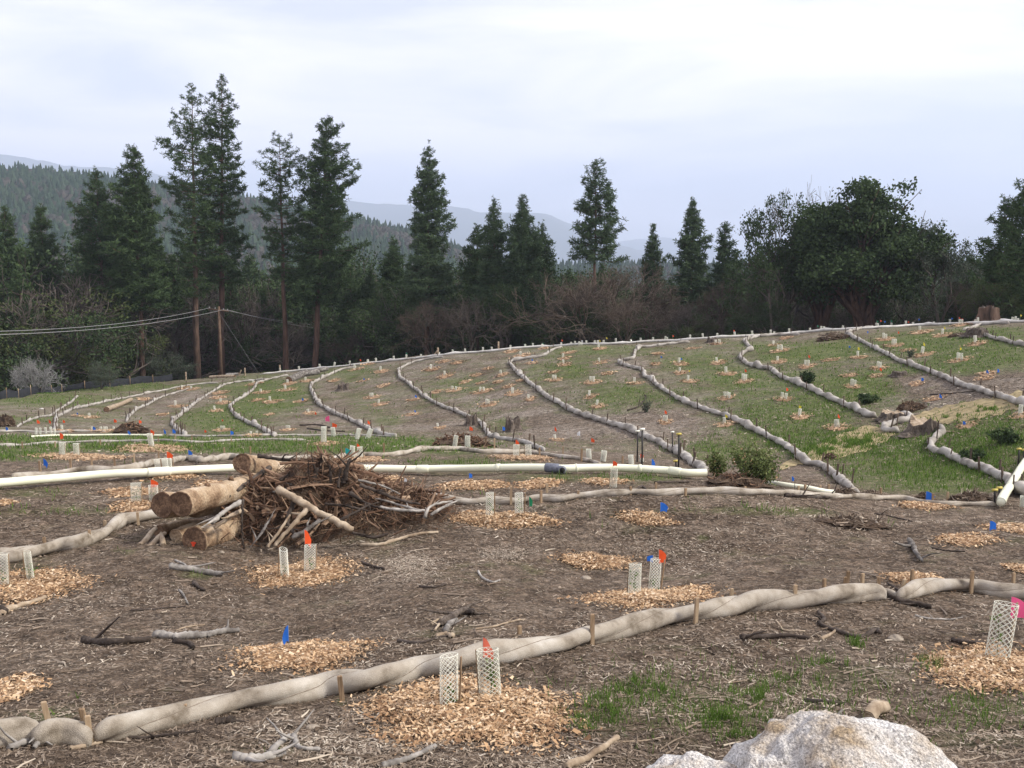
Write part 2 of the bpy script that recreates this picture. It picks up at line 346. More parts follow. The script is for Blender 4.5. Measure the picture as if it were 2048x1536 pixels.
BARE = [(1860,770,130,26,.5),(1300,840,120,30,.4),(1130,850,110,26,.5),(880,850,90,18,.3),(660,800,50,30,.3),(330,800,120,20,.3),(1720,1000,120,16,.4),(1650,940,90,14,.3),(1800,760,60,20,.3),(2010,770,60,18,.6)]
def green_at(u, v):
    g = np.zeros(u.shape)
    for x, y, a, b, s in GREEN:
        q = ((u-x)/a)**2 + ((v-y)/b)**2; g += s*np.exp(-q*1.1)
    base = np.where(v < 905, .30, .10) * np.ones(u.shape)
    g = g + base
    for x, y, a, b, s in BARE:
        q = ((u-x)/a)**2 + ((v-y)/b)**2; g -= s*np.exp(-q*1.1)
    return np.clip(g, 0, 1.2)
V = np.stack([GX, GY, Z], -1)
PU, PV = project(V)
gr = green_at(PU, PV); gr[:, JC.max()+6:] = 1.0
gr[PV > 1700] = .15
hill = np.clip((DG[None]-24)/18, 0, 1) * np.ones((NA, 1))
ii = np.arange(NA-1)[:, None]*ND; jj = np.arange(ND-1)[None]
Q = np.stack([ii+jj, ii+ND+jj, ii+ND+jj+1, ii+jj+1], -1).reshape(-1, 4)
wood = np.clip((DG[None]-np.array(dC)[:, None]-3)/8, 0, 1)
def ground_material():
    m = bpy.data.materials.new('mulched_ground'); m.use_nodes = True; t = m.node_tree; n = t.nodes; l = t.links.new
    b = n['Principled BSDF']; b.inputs['Roughness'].default_value = .95; b.inputs['Specular IOR Level'].default_value = .1
    geo = n.new('ShaderNodeNewGeometry'); pos = geo.outputs['Position']
    def noise(s, d=6, r=.6, stretch=None):
        q = n.new('ShaderNodeTexNoise'); q.inputs['Scale'].default_value = s; q.inputs['Detail'].default_value = d; q.inputs['Roughness'].default_value = r
        if stretch:
            mp = n.new('ShaderNodeMapping'); mp.inputs['Scale'].default_value = stretch; l(pos, mp.inputs[0]); l(mp.outputs[0], q.inputs['Vector'])
        else: l(pos, q.inputs['Vector'])
        return q.outputs['Fac']
    def attr(a):
        q = n.new('ShaderNodeAttribute'); q.attribute_name = a; return q.outputs['Fac']
    def ramp(f, ps):
        q = n.new('ShaderNodeValToRGB'); e = q.color_ramp.elements
        for i, (p, c) in enumerate(ps):
            if i < 2: e[i].position = p; e[i].color = (*c, 1)
            else: k = e.new(p); k.color = (*c, 1)
        l(f, q.inputs[0]); return q.outputs[0]
    def mix(f, a, c, bt='MIX'):
        q = n.new('ShaderNodeMix'); q.data_type = 'RGBA'; q.blend_type = bt
        if isinstance(f, float): q.inputs[0].default_value = f
        else: l(f, q.inputs[0])
        l(a, q.inputs[6])
        if isinstance(c, tuple): q.inputs[7].default_value = (*c, 1)
        else: l(c, q.inputs[7])
        return q.outputs[2]
    def math_(op, a, c, clamp=False):
        q = n.new('ShaderNodeMath'); q.operation = op; q.use_clamp = clamp
        for k, x in enumerate((a, c)):
            if isinstance(x, (int, float)): q.inputs[k].default_value = x
            else: l(x, q.inputs[k])
        return q.outputs[0]
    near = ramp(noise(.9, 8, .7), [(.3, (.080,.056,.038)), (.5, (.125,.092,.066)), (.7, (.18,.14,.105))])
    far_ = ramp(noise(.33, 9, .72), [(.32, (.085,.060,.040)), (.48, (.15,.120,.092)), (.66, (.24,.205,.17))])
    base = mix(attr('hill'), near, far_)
    fine = ramp(noise(23, 8, .75), [(.32, gray(.25)), (.5, gray(.85)), (.68, gray(1.9))])
    base = mix(1.0, base, fine, 'MULTIPLY')
    base = mix(1.0, base, ramp(noise(4.5, 7, .8), [(.34, gray(.35)), (.5, gray(1)), (.64, gray(1.95))]), 'MULTIPLY')
    vo = n.new('ShaderNodeTexVoronoi'); vo.inputs['Scale'].default_value = 26; l(pos, vo.inputs['Vector'])
    sep = n.new('ShaderNodeSeparateColor'); l(vo.outputs['Color'], sep.inputs[0])
    bits = ramp(sep.outputs[0], [(.86, gray(0)), (.93, gray(1))])
    base = mix(math_('MULTIPLY', bits, .55), base, (.30,.25,.20))
    g = math_('ADD', attr('green'), math_('MULTIPLY', math_('SUBTRACT', noise(.6, 12, .78), .5), 2.9))
    gf = ramp(g, [(.22, gray(0)), (1.0, gray(.92))])
    sg = noise(16, 6, .7)
    gcol = ramp(noise(1.3, 10, .8), [(.32, (.036,.055,.014)), (.5, (.080,.115,.027)), (.66, (.15,.165,.06))])
    gcol = mix(1.0, gcol, ramp(sg, [(.35, gray(.5)), (.65, gray(1.5))]), 'MULTIPLY')
    gfs = math_('MULTIPLY', gf, ramp(noise(9, 8, .8), [(.33, gray(.35)), (.55, gray(1))]))
    base = mix(gfs, base, gcol)
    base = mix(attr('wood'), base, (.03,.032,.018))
    l(base, b.inputs['Base Color'])
    bu = n.new('ShaderNodeBump'); bu.inputs['Strength'].default_value = .9; bu.inputs['Distance'].default_value = .05
    hgt = math_('ADD', noise(18, 8, .8), math_('MULTIPLY', noise(4, 6, .7), 1.5)); l(hgt, bu.inputs['Height']); l(bu.outputs[0], b.inputs['Normal'])
    return m
M['ground'] = ground_material()
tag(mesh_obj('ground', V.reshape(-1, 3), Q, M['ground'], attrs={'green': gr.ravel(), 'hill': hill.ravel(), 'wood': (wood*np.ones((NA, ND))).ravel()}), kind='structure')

# litter chips over the near ground, uneven sizes and tones
def scatter_px(n, u0, u1, v0, v1, power=1.0):
    u = u0 + rng.random(n)*(u1-u0); v = v0 + (rng.random(n)**power)*(v1-v0)
    return np.array([pix(a, b_) for a, b_ in zip(u, v)])
def add_litter(n, v0, v1, l0, l1, wfac, nm):
    m_ = 9000
    base = scatter_px(m_, -350, 2400, v0, v1)
    idx = rng.integers(0, m_, n)
    P = base[idx]; D = np.hypot(P[:, 0], P[:, 1])
    sp = D*D*.0032*.5
    P = P + np.stack([rng.normal(0, 1, n)*D*.035, rng.normal(0, 1, n)*sp*1.5, np.zeros(n)], 1)
    P[:, 2] = zat(P[:, 0], P[:, 1]) + .006 + rng.random(n)*.012
    Ln = l0 + rng.random(n)**2.2*(l1-l0); Wd = Ln*wfac*(.5+rng.random(n))
    r = np.clip(rng.beta(1.3, 2.0, n) + (vnoise(P[:, 0]*.7+50, P[:, 1]*.7+50, 9)-.5)*.5+(vnoise(P[:, 0]*2.6+50, P[:, 1]*2.6+50, 10)-.5)*.5, 0, 1)
    V_, Q_, A_ = flakes(P, Ln, Wd, .28, r=r)
    tag(mesh_obj(nm, V_, Q_, M['litter'], smooth=False, attrs={'rnd': A_}), {1640: 'brown and straw coloured bark litter over the near ground', 1080: 'finer bark litter and straw over the middle ground', 905: 'grey brown mulch and straw over the hillside'}[v1], 'litter', kind='stuff')
add_litter(190000, 1050, 1640, .009, .062, .19, 'bark_litter')
add_litter(60000, 905, 1080, .03, .12, .16, 'bark_litter')

add_litter(90000, 655, 905, .04, .15, .32, 'mulch_litter')

# grass blades
def add_grass(n, v0, v1, h0, h1, thr, nm, label, tuft=1):
    u = rng.random(n)*2700-330; v = v0 + rng.random(n)*(v1-v0)
    nz = vnoise(u/22+60, v/9+60, 21)*.5 + vnoise(u/7+60, v/3+60, 22)*.5
    keep = (green_at(u, v) + (nz-.5)*1.5) > thr + rng.random(n)*.5
    u, v = u[keep], v[keep]
    base = np.array([pix(a, b_) for a, b_ in zip(u, v)])
    base = np.repeat(base, tuft, 0); k = len(base); D = np.hypot(base[:, 0], base[:, 1])
    base[:, :2] += rng.normal(0, 1, (k, 2))*(.05*(D/10)[:, None]**.7)
    base[:, 2] = zat(base[:, 0], base[:, 1])
    h = (h0 + rng.random(k)*(h1-h0)); wd = np.maximum(.004, D*.00035)*(.7+rng.random(k)*.6)
    yaw = rng.random(k)*6.283; a = np.stack([np.cos(yaw), np.sin(yaw), 0*yaw], 1)*wd[:, None]
    lean = rng.normal(0, .35, (k, 2))*h[:, None]
    mid = base + np.concatenate([lean*.35, (h*.55)[:, None]], 1); tip = base + np.concatenate([lean, h[:, None]], 1)
    V_ = np.stack([base-a, base+a, mid+a*.8, mid-a*.8, tip+a*.15, tip-a*.15], 1).reshape(-1, 3)
    b0 = np.arange(k)[:, None]*6
    Q_ = np.concatenate([b0+[[0, 1, 2, 3]], b0+[[3, 2, 4, 5]]])
    tag(mesh_obj(nm, V_, Q_, M['grass'], smooth=False, attrs={'rnd': np.repeat(rng.random(k), 6)}), label, 'grass', kind='stuff')
add_grass(7000, 1060, 1560, .03, .10, .66, 'grass', 'thin bright green grass sprouting through the near litter', 5)
add_grass(16000, 866, 1060, .06, .16, .55, 'grass', 'fresh green grass on the flat bench beside the pipe', 3)
add_grass(45000, 645, 960, .05, .13, .60, 'grass', 'short green grass over the mulched hillside', 2)

# ------------------------------------------------------------------ far hills, forest on them, blue ridges
def far_ridge(name, line, D, depth, seed, col, rough=.0):
    us = np.linspace(line[0][0], line[-1][0], 260); vs = pchip([p[0] for p in line], [p[1] for p in line], us)
    vs = vs + (vnoise(us/18+seed, us*0, seed)-.5)*rough + (vnoise(us/60+seed, us*0, seed+1)-.5)*rough*2
    rowsP = []
    for k, (dd, f_) in enumerate([(-depth, None), (-depth*.6, .45), (-depth*.25, .8), (0, 1), (depth*.5, .6), (depth, None)]):
        row = []
        for u, v in zip(us, vs):
            top = pt(u, v, D); a = math.atan2(top[0], top[1]); d = D + dd*(1+.15*math.sin(u/90.+k))
            z = -130 if f_ is None else -130 + (top[2]+130)*f_*(1 if f_ == 1 else 1+.12*math.sin(u/37.+k*2))
            row.append((math.sin(a)*d, math.cos(a)*d, z))
        rowsP.append(row)
    Vv = np.array(rowsP); nr, nc = Vv.shape[:2]
    i = np.arange(nr-1)[:, None]*nc; j = np.arange(nc-1)[None]
    Qq = np.stack([i+j, i+j+1, i+nc+j+1, i+nc+j], -1).reshape(-1, 4)
    return tag(mesh_obj(name, Vv.reshape(-1, 3), Qq, col), kind='structure')
M['farhill'] = mat('far_forest_slope', [(.02,.035,.02),(.05,.06,.035)], scale=.004, detail=12)
far_ridge('mountain', [(-500,318),(0,309),(40,316),(120,326),(250,338),(400,372),(560,398),(700,404),(760,411),(900,415),(1000,425),(1100,434),(1150,446),(1240,486),(1400,520),(1700,540),(2600,545)], 8500, 1900, 11, M['farhill'], 5)
far_ridge('mountain', [(-500,500),(700,500),(1100,510),(1200,492),(1260,478),(1330,472),(1380,481),(1430,492),(1520,503),(1700,508),(2050,505),(2700,500)], 12000, 1500, 31, M['farhill'], 4)
tag(mesh_obj('valley_floor', [(-10900,1500,-131),(10900,1500,-131),(10900,14400,-131),(-10900,14400,-131)], [[0,1,2,3]], M['farhill']), kind='structure')

def cone_trees(P, H, W, rr, brown):
    """cheap ragged conifers / round broadleaf crowns for the distant forest, all in one mesh"""
    n = len(P); Vs, As = [], []
    sides = 6; th = np.arange(sides)*2*math.pi/sides
    Qs = []; nb = 0
    for lo, hi, r0 in ((.05, .55, 1.0), (.35, .8, .72), (.62, 1.0, .46)):
        rad = W[:, None]*r0*(.65+.7*rng.random((n, sides)))
        ang = th[None]+rng.random((n, 1))*6
        zb = P[:, 2:3] + H[:, None]*(lo + .06*(rng.random((n, sides))-.5))
        ring = np.stack([P[:, :1]+rad*np.cos(ang), P[:, 1:2]+rad*np.sin(ang), zb], -1)
        br = brown[:, None]
        r1 = rad*np.where(br, .8, .12)
        zt = P[:, 2:3] + H[:, None]*hi*np.where(br, .9, 1)*np.ones((1, sides))
        top = np.stack([P[:, :1]+r1*np.cos(ang+.2), P[:, 1:2]+r1*np.sin(ang+.2), zt], -1)
        Vs.append(np.concatenate([ring, top], 1).reshape(-1, 3)); As.append(np.repeat(np.clip(rr+rng.normal(0, .03, n), 0, 1), 2*sides))
        b0 = nb + np.arange(n)[:, None, None]*2*sides; j = np.arange(sides)[None, :, None]
        q = np.concatenate([b0+j, b0+(j+1) % sides, b0+sides+(j+1) % sides, b0+sides+j], -1).reshape(-1, 4)
        cap_ = np.concatenate([b0[:, :, 0]+sides+k_ for k_ in (0, 2, 3, 5)], 1)
        Qs += [q, cap_]; nb += n*2*sides
    return np.concatenate(Vs), np.concatenate(Qs), np.concatenate(As)
M['farforest'] = mat('far_forest', [(.010,.024,.012),(.022,.046,.022),(.040,.066,.032),(.050,.048,.036),(.085,.074,.06)], attr=True, attw=.9, scale=.02)
n = 17000
a = R(-34) + rng.random(n)*R(56); D = 200 + rng.random(n)**.75*850
x, y = np.sin(a)*D, np.cos(a)*D
patch = vnoise(x/60+80, y/60+80, 41)
brown = (patch + rng.normal(0, .12, n)) > .70
rr = np.where(brown, .72+rng.random(n)*.28, rng.random(n)*.55)
H = np.where(brown, 4+rng.random(n)*2.5, 4+rng.random(n)**2*7); W_ = np.where(brown, 3.2, 2.1)*(1+rng.random(n)*.5)
V_, Q_, A_ = cone_trees(np.stack([x, y, zat(x, y)-1], 1), H, W_, rr, brown)
tag(mesh_obj('forest', V_, Q_, M['farforest'], smooth=False, attrs={'rnd': A_}), 'dark conifer forest with brown oak patches covering the far hillside', 'forest', kind='stuff')
# the row of trees that stands up along the far skyline
n = 1500; a = R(-34) + rng.random(n)*R(66); D = 950+rng.random(n)*130
x, y = np.sin(a)*D, np.cos(a)*D
V_, Q_, A_ = cone_trees(np.stack([x, y, zat(x, y)-1], 1), 4+rng.random(n)**2.5*8, 1.6+rng.random(n)*1.3, rng.random(n)*.5, np.zeros(n, bool))
tag(mesh_obj('forest', V_, Q_, M['farforest'], smooth=False, attrs={'rnd': A_}), 'line of small conifers along the top of the far ridge', 'forest', kind='stuff')

# ------------------------------------------------------------------ trees
def tufts(P, size, per=9, up=.25):
    """spiky needle tufts centred on P (each a handful of thin blades)"""
    n = len(P); P = np.repeat(P, per, 0); size = np.repeat(size, per)
    d = rng.normal(0, 1, (n*per, 3)); d[:, 2] = d[:, 2]*.75+up; d /= np.linalg.norm(d, axis=1)[:, None]
    s = np.cross(d, rng.normal(0, 1, (n*per, 3))); s /= np.linalg.norm(s, axis=1)[:, None]
    L_ = size*(.6+.6*rng.random(n*per)); wd = size*.17
    b = P + d*L_[:, None]*.1
    V = np.stack([b-s*wd[:, None]*.4, b+s*wd[:, None]*.4, P+d*(L_*.7)[:, None]+s*wd[:, None]*.6, P+d*L_[:, None]-s*wd[:, None]*.25], 1).reshape(-1, 3)
    r = np.repeat(np.clip(rng.random(n), 0, 1), per)*.6 + rng.random(n*per)*.4
    return V, np.arange(len(V)).reshape(-1, 4), np.repeat(r, 4)
def pine_meshes(H, cb, prof, dens=1.0, tsize=.42, seed=0, lean=0.0, gap=.0, mat_n='needles', barkm='bark', per=9):
    """prof: list of (fraction of height, radius in m). returns objs (trunk, limbs, crown) unparented at the origin"""
    global rng
    keep = rng; rng = np.random.default_rng(seed)
    pf = lambda t: float(np.interp(t, [p[0] for p in prof], [p[1] for p in prof]))
    tr = max(.13, H*.0125)
    zs = np.linspace(-1.0, H, 18)
    bx = lambda z: lean*(1-z/H)**1.0
    P = np.stack([bx(np.clip(zs, 0, H)) + .04*np.sin(zs*.7+seed), .05*np.cos(zs*.5+seed), zs], 1)
    trunk = sweep(P, tr*np.clip(1.03-zs/H, .03, 1.2)**1.05, 8, jit=.12)
    limbs = MB(); tp = []; ts = []; sect = rng.random(7)
    z = cb*H
    while z < H*.985:
        t = z/H; rmax = pf(t)
        if rng.random() < .3: sect = np.clip(sect+rng.normal(0, .35, 7), 0, 1.2)
        nb = max(3, int((4.2+rng.random()*2.5)*dens**.5))
        ph = rng.random()*6.28
        for k in range(nb):
            if rng.random() < gap: continue
            an = ph + k*6.283/nb + rng.normal(0, .25)
            Lb = rmax*(.40+.68*rng.random()**.8) * (1.25 if rng.random() < .12 else 1)*(.82+.36*sect[int((an % 6.283)/6.284*7)])
            if Lb < .12: continue
            rise = (.55*(t-cb)/(1-cb) - .12 + rng.normal(0, .07))
            zz = z + rng.normal(0, .18)
            m_ = 4; q = np.linspace(0, 1, m_)
            dx = np.cos(an)*Lb*q; dy = np.sin(an)*Lb*q; dz = Lb*(rise*q + .34*q**2.5 - .20*q)
            B = np.stack([bx(zz)+dx, dy, zz+dz], 1)
            limbs.add(*sweep(B, np.linspace(max(.02, .012*Lb+.015), .012, m_), 3, cap=False), r=rng.random())
            nt_ = max(3, int(Lb*6.0*dens))
            f = .12 + .88*rng.random(nt_)**(.45 if gap else .6)
            sp = Lb*.20*(1.1-.3*f)
            c = np.stack([np.interp(f, q, B[:, i]) for i in range(3)], 1)
            side = np.array([-np.sin(an), np.cos(an), 0])
            c += side*(rng.normal(0, 1, nt_)*sp)[:, None]; c[:, 2] += rng.normal(0, .14, nt_)+.05
            c = np.vstack([c, B[-1:]]); tp.append(c); ts.append(np.full(len(c), tsize)*(.7+.5*rng.random(len(c)))*(.55+.45*min(1, (H-z)/(.22*H))))
        z += (.45+.45*rng.random())*max(.6, H/30)
    for k in range(int(14*cb)):   # dead limbs on the bare trunk
        zz = (cb*.45+cb*.6*rng.random())*H; an = rng.random()*6.28; Lb = .5+rng.random()*1.3
        limbs.add(*sweep(np.array([[bx(zz), 0, zz], [bx(zz)+math.cos(an)*Lb*.6, math.sin(an)*Lb*.6, zz-.05], [bx(zz)+math.cos(an)*Lb, math.sin(an)*Lb, zz-.3*rng.random()]]), [.03, .022, .01], 3, cap=False), r=.9)
    tp.append(np.array([[bx(H), 0, H-.1], [bx(H), 0, H-.45], [bx(H), .1, H-.8]])); ts.append(np.array([.3, .35, .4]))
    tv = tufts(np.concatenate(tp), np.concatenate(ts), per)
    rng = keep
    ot = mesh_obj('trunk', trunk[0], trunk[1], M[barkm])
    ol = limbs.build('limbs', M['bark']); ol['kind'] = 'stuff'
    oc = mesh_obj('crown', tv[0], tv[1], M[mat_n], smooth=False, attrs={'rnd': tv[2]})
    return ot, ol, oc
def plant(objs, x, y, z, label, cat, group=None, name='pine_tree', rz=0, s=1.0):
    e = empty(name, (x, y, z), label, cat, group, rz); e.scale = (s, s, s)
    for o in objs: o.parent = e
    return e
def tree_spot(u, D): 
    a, _ = az_s(u, 600); return math.sin(a)*D, math.cos(a)*D
def pine_at(u, vtop, D, cbv, prof_px, label, seed, **k):
    """prof_px: (v, half width px) pairs from the top down"""
    x, y = tree_spot(u, D)
    top = pt(u, vtop, D); zg = float(zat(x, y)); H = top[2]-zg
    a, s_ = az_s(u, vtop)
    def frac(v): return (pt(u, v, D)[2]-zg)/H
    prof = [(frac(v), hw*1.1*D/F) for v, hw in prof_px][::-1]; k['dens'] = k.get('dens', 1)*1.35
    ms = pine_meshes(H, max(.05, frac(cbv)), prof, seed=seed, **k)
    return plant(ms, top[0], top[1], zg, label, 'pine tree')
BIG = [
 (383,165,108,585,[(165,2),(200,13),(240,26),(300,40),(330,54),(400,38),(470,42),(560,40),(600,28)],'tall sparse pine with reddish trunk just left of the tallest pine',101,dict(dens=1.05,gap=.08,lean=-.7,barkm='barkred',tsize=.40)),
 (444,148,110,560,[(148,2),(190,16),(230,27),(300,38),(380,44),(450,50),(540,56),(600,38)],'tallest pine of all, its bare trunk beside the power pole',102,dict(dens=1.15,gap=.05,lean=-1.3)),
 (267,288,106,610,[(288,2),(320,14),(360,24),(420,38),(480,48),(560,54),(640,50)],'dark full pine left of the two tallest pines',103,dict(dens=1.5,lean=-.2)),
 (192,338,112,640,[(338,2),(370,16),(420,26),(450,45),(520,40),(560,48),(640,40)],'dark pine second in from the left group with ragged crown',104,dict(dens=1.2)),
 (558,270,108,555,[(270,12),(300,26),(340,38),(400,44),(440,46),(470,40),(520,48),(580,30)],'open crowned pine with flat rounded top and long bare trunk',105,dict(dens=.85,gap=.12,tsize=.42)),
 (655,230,106,600,[(230,5),(260,20),(300,30),(350,46),(420,50),(480,54),(560,62),(640,60),(680,30)],'broad dense pine with pointed top right of the open crowned pine',106,dict(dens=1.55,lean=-2.0,mat_n='needles')),
 (858,292,102,640,[(292,3),(330,14),(380,26),(430,34),(500,38),(560,48),(620,54),(680,40)],'tall narrow pine standing alone in front of the blue ridge',107,dict(dens=1.4,mat_n='needlesblue',lean=-.5)),
 (988,398,100,640,[(398,2),(440,14),(480,22),(540,30),(600,34),(660,30)],'slim pine, taller of the two left of the centre pair',108,dict(dens=1.2,mat_n='needlesblue')),
 (955,450,103,660,[(450,2),(490,14),(540,22),(600,30),(660,30)],'small dark pine leaning on the slim pine left of centre',109,dict(dens=1.2)),
 (1045,395,98,640,[(395,4),(430,16),(480,26),(540,34),(600,40),(660,40)],'full pine with blunt top right of the slim pine',110,dict(dens=1.4,mat_n='needlesblue')),
 (1084,447,101,640,[(447,3),(490,14),(540,24),(600,28),(660,28)],'short thin pine at the right shoulder of the blunt topped pine',111,dict(dens=1.1)),
 (1192,320,94,515,[(320,6),(350,18),(390,26),(420,34),(450,40),(480,46),(505,50),(520,40)],'isolated pine with layered limbs rising over the brown bare oaks',112,dict(dens=1.15,gap=.05,tsize=.40,mat_n='needlesblue')),
 (1307,450,104,600,[(450,3),(480,10),(520,18),(560,22),(600,26)],'small pine peeping over the bare oaks left of the skyline gap',113,dict(dens=1.2,mat_n='needlesblue')),
 (1386,398,100,620,[(398,2),(430,12),(470,22),(520,30),(560,32),(640,30)],'neat conical pine between the small pine and the big oak',114,dict(dens=1.3,mat_n='needlesblue')),
 (1451,442,101,620,[(442,3),(470,12),(500,20),(540,26),(640,28)],'small conical pine closest to the big oak',115,dict(dens=1.2,mat_n='needlesblue')),
 (80,407,116,680,[(407,2),(440,12),(500,22),(560,30),(640,36),(700,34)],'narrow green pine near the left edge of the forest',116,dict(dens=1.5)),
 (8,412,113,680,[(412,2),(450,14),(520,26),(600,34),(680,36)],'dark pine cut by the left edge of the view',117,dict(dens=1.5)),
 (322,500,120,690,[(500,3),(540,16),(600,30),(680,40)],'lower dark pine filling the gap left of the reddish trunk',118,dict(dens=1.4)),
 (786,498,110,680,[(498,3),(540,22),(600,34),(680,44)],'low dark pine left of the lone narrow pine',119,dict(dens=1.5)),
 (740,540,112,690,[(540,3),(580,16),(640,24),(700,26)],'short dark pine behind the broad dense pine',120,dict(dens=1.4)),
 (2016,398,84,640,[(398,6),(430,18),(480,30),(540,42),(600,50),(650,46)],'pine with tiered crown near the right edge',121,dict(dens=1.2,tsize=.36)),
 (2068,330,80,640,[(330,4),(380,22),(440,36),(520,46),(600,52),(650,46)],'tall pine cut by the right edge with limbs reaching into view',122,dict(dens=1.2,tsize=.38)),
 (1930,560,90,640,[(560,6),(590,16),(640,20)],'young green pine in the shade right of the big oak',123,dict(dens=1.3)),
]
for u, vt, D, cbv, pf_, lb, sd_, k in BIG: pine_at(u, vt, D, cbv, pf_, lb, sd_, **k)

def branching(L0, levels, seed, spread=.55, rad=.2, up=.3, nk=3, rmin=.016, flat=1.0):
    """recursive limbs; returns MB, tips"""
    r = np.random.default_rng(seed); mb = MB(); tips = []
    def go(p, d, L_, ra, lv):
        n_ = 3; pts = [p]; dd = d.copy()
        for i in range(n_):
            dd = dd + r.normal(0, .13, 3); dd[2] += .04*up; dd /= np.linalg.norm(dd); pts.append(pts[-1]+dd*L_/n_)
        mb.add(*sweep(np.array(pts), np.linspace(ra, max(rmin, ra*.62), n_+1), 6 if lv == 0 else (4 if lv == 1 else 3), cap=False), r=r.random())
        if lv >= levels: tips.append(pts[-1]); return
        if lv >= levels-1: tips.append(pts[2])
        k_ = nk + (r.random() < .5)
        for i in range(k_):
            t = .45+.55*r.random() if i else 1.0
            q = pts[0] + (pts[-1]-pts[0])*t if t < 1 else pts[-1]
            v_ = r.normal(0, 1, 3); v_ -= v_.dot(dd)*dd; v_ /= np.linalg.norm(v_)
            nd = dd*(1-spread*.5) + v_*spread*(.6+.7*r.random()); nd[2] += up*.22; nd /= np.linalg.norm(nd)
            go(q, nd, L_*(.60+.25*r.random()), max(rmin, ra*.58), lv+1)
    return mb, tips, go
def leaf_cloud(P, n, spread, size, seed, clump=False):
    r = np.random.default_rng(seed); pi_ = r.integers(0, len(P), n); tone = r.random(len(P)); c = P[pi_] + r.normal(0, 1, (n, 3))*spread
    a = r.normal(0, 1, (n, 3)); a /= np.linalg.norm(a, axis=1)[:, None]; b = np.cross(a, r.normal(0, 1, (n, 3))); b /= np.linalg.norm(b, axis=1)[:, None]
    s = (size*(.6+.8*r.random(n)))[:, None]
    V = np.stack([c-a*s-b*s*.35, c+a*s*.2-b*s*.7, c+a*s, c-a*s*.1+b*s*.7], 1).reshape(-1, 3)
    return V, np.arange(4*n).reshape(-1, 4), np.repeat(tone[pi_]*.55+r.random(n)*.45, 4)
def broad_tree(H, seed, stems=3, leaves=9000, lmat='leaf', bmat='twig', lsize=.16, spread=.5, width=.5, lspread=.45, levels=4):
    mb, tips, go = branching(1, levels, seed, spread=.62)
    r = np.random.default_rng(seed+5)
    for s in range(stems):
        an = s*6.28/stems + r.random(); d = np.array([math.cos(an)*width, math.sin(an)*width, 1.0]); d /= np.linalg.norm(d)
        go(np.array([0, 0, -.3]), d, H*.36, H*.02, 0)
    ol = mb.build('trunk', M[bmat]); T_ = np.array(tips); sc_ = H/max(1e-3, T_[:, 2].max()); 
    co = np.empty(len(ol.data.vertices)*3, np.float32); ol.data.vertices.foreach_get('co', co); ol.data.vertices.foreach_set('co', co*sc_)
    if not leaves: return [ol]
    V, Qd, A_ = leaf_cloud(T_*sc_, leaves, np.array([lspread, lspread, lspread*.7])*sc_, lsize, seed)
    return [ol, mesh_obj('crown', V, Qd, M[lmat], smooth=False, attrs={'rnd': A_})]
def put(objs, u, vtop, D, label, cat, name, group=None, H0=10., wide=1.0, rz=None):
    x, y = tree_spot(u, D); zg = float(zat(x, y)); top = pt(u, vtop, D); Hh = top[2]-zg
    e = plant(objs, top[0], top[1], zg, label, cat, group, name, rz if rz is not None else random.random()*6.28)
    e.scale = (Hh/H0*wide, Hh/H0*wide, Hh/H0)
    return e
T0 = {}
used = set()
def proto(key, mk):
    if key not in T0: T0[key] = mk()
    return T0[key]
def put_copy(key, mk, *a_, **k_):
    src = proto(key, mk)
    if key not in used: used.add(key); return put(src, *a_, **k_)
    objs = [o.copy() for o in src]
    for o in objs: C.objects.link(o); o.parent = None
    return put(objs, *a_, **k_)
# the big live oak and its neighbours
def big_oak(W_m, H_m, seed, n):
    """limbs that end in overlapping leafy billows inside a wide dome"""
    r = np.random.default_rng(seed); mb = MB(); cen = []
    k = 38
    for i in range(k):
        an = r.random()*6.28; el = math.asin(min(1, .02+.98*r.random())); q = .66+.36*r.random()
        c = np.array([math.cos(an)*math.cos(el)*W_m*q, math.sin(an)*math.cos(el)*W_m*.8*q, H_m*(.30+.62*math.sin(el)*q)])
        cen.append(c)
        mid = c*np.array([.35, .35, .55]) + r.normal(0, .3, 3)
        P = spline(np.array([[r.normal(0, .3), r.normal(0, .3), -.3], mid*.5+[0, 0, .2], mid, c]), 8)
        mb.add(*sweep(P, np.linspace(.24, .04, 8), 5, cap=False, jit=.2), r=r.random())
        for _ in range(5):
            e_ = c + r.normal(0, 1, 3)*np.array([1, 1, .8]); mb.add(*sweep(np.array([P[5], (P[5]+e_)/2+r.normal(0, .15, 3), e_]), [.06, .04, .02], 3, cap=False), r=r.random())
    cen = np.array(cen); sub = np.repeat(cen, 9, 0) + r.normal(0, 1, (k*9, 3))*np.array([.75, .75, .55])
    V, Qd, A_ = leaf_cloud(sub, n, np.array([.42, .42, .28]), .11, seed, clump=True)
    return [mb.build('trunk', M['bark']), mesh_obj('crown', V, Qd, M['leaf'], smooth=False, attrs={'rnd': A_})]
put(big_oak(5.0, 10.6, 201, 52000), 1742, 356, 88, 'huge dark live oak with spreading dome crown, biggest tree on the right', 'oak tree', 'oak_tree', H0=10.6, rz=0)
put(big_oak(3.0, 10, 202, 22000), 1655, 382, 90, 'dark live oak growing into the left side of the huge oak', 'oak tree', 'oak_tree', H0=10, rz=1)
put(broad_tree(10, 203, stems=2, leaves=9500, lsize=.10, width=.3, lspread=.24), 1556, 392, 86, 'airy oak with sparse leaves left of the huge oak', 'oak tree', 'oak_tree', rz=2, wide=.62)
put(broad_tree(10, 204, stems=2, leaves=0, bmat='twig', levels=5), 1592, 345, 92, 'bare leafless treetop sticking out above the airy oak', 'bare tree', 'bare_tree', rz=.5, wide=.42)
put(broad_tree(10, 205, stems=3, leaves=13000, lmat='leafgrey', lsize=.10, lspread=.26), 1892, 440, 88, 'grey green oak with loose crown right of the huge oak', 'oak tree', 'oak_tree', rz=.7, wide=.7)
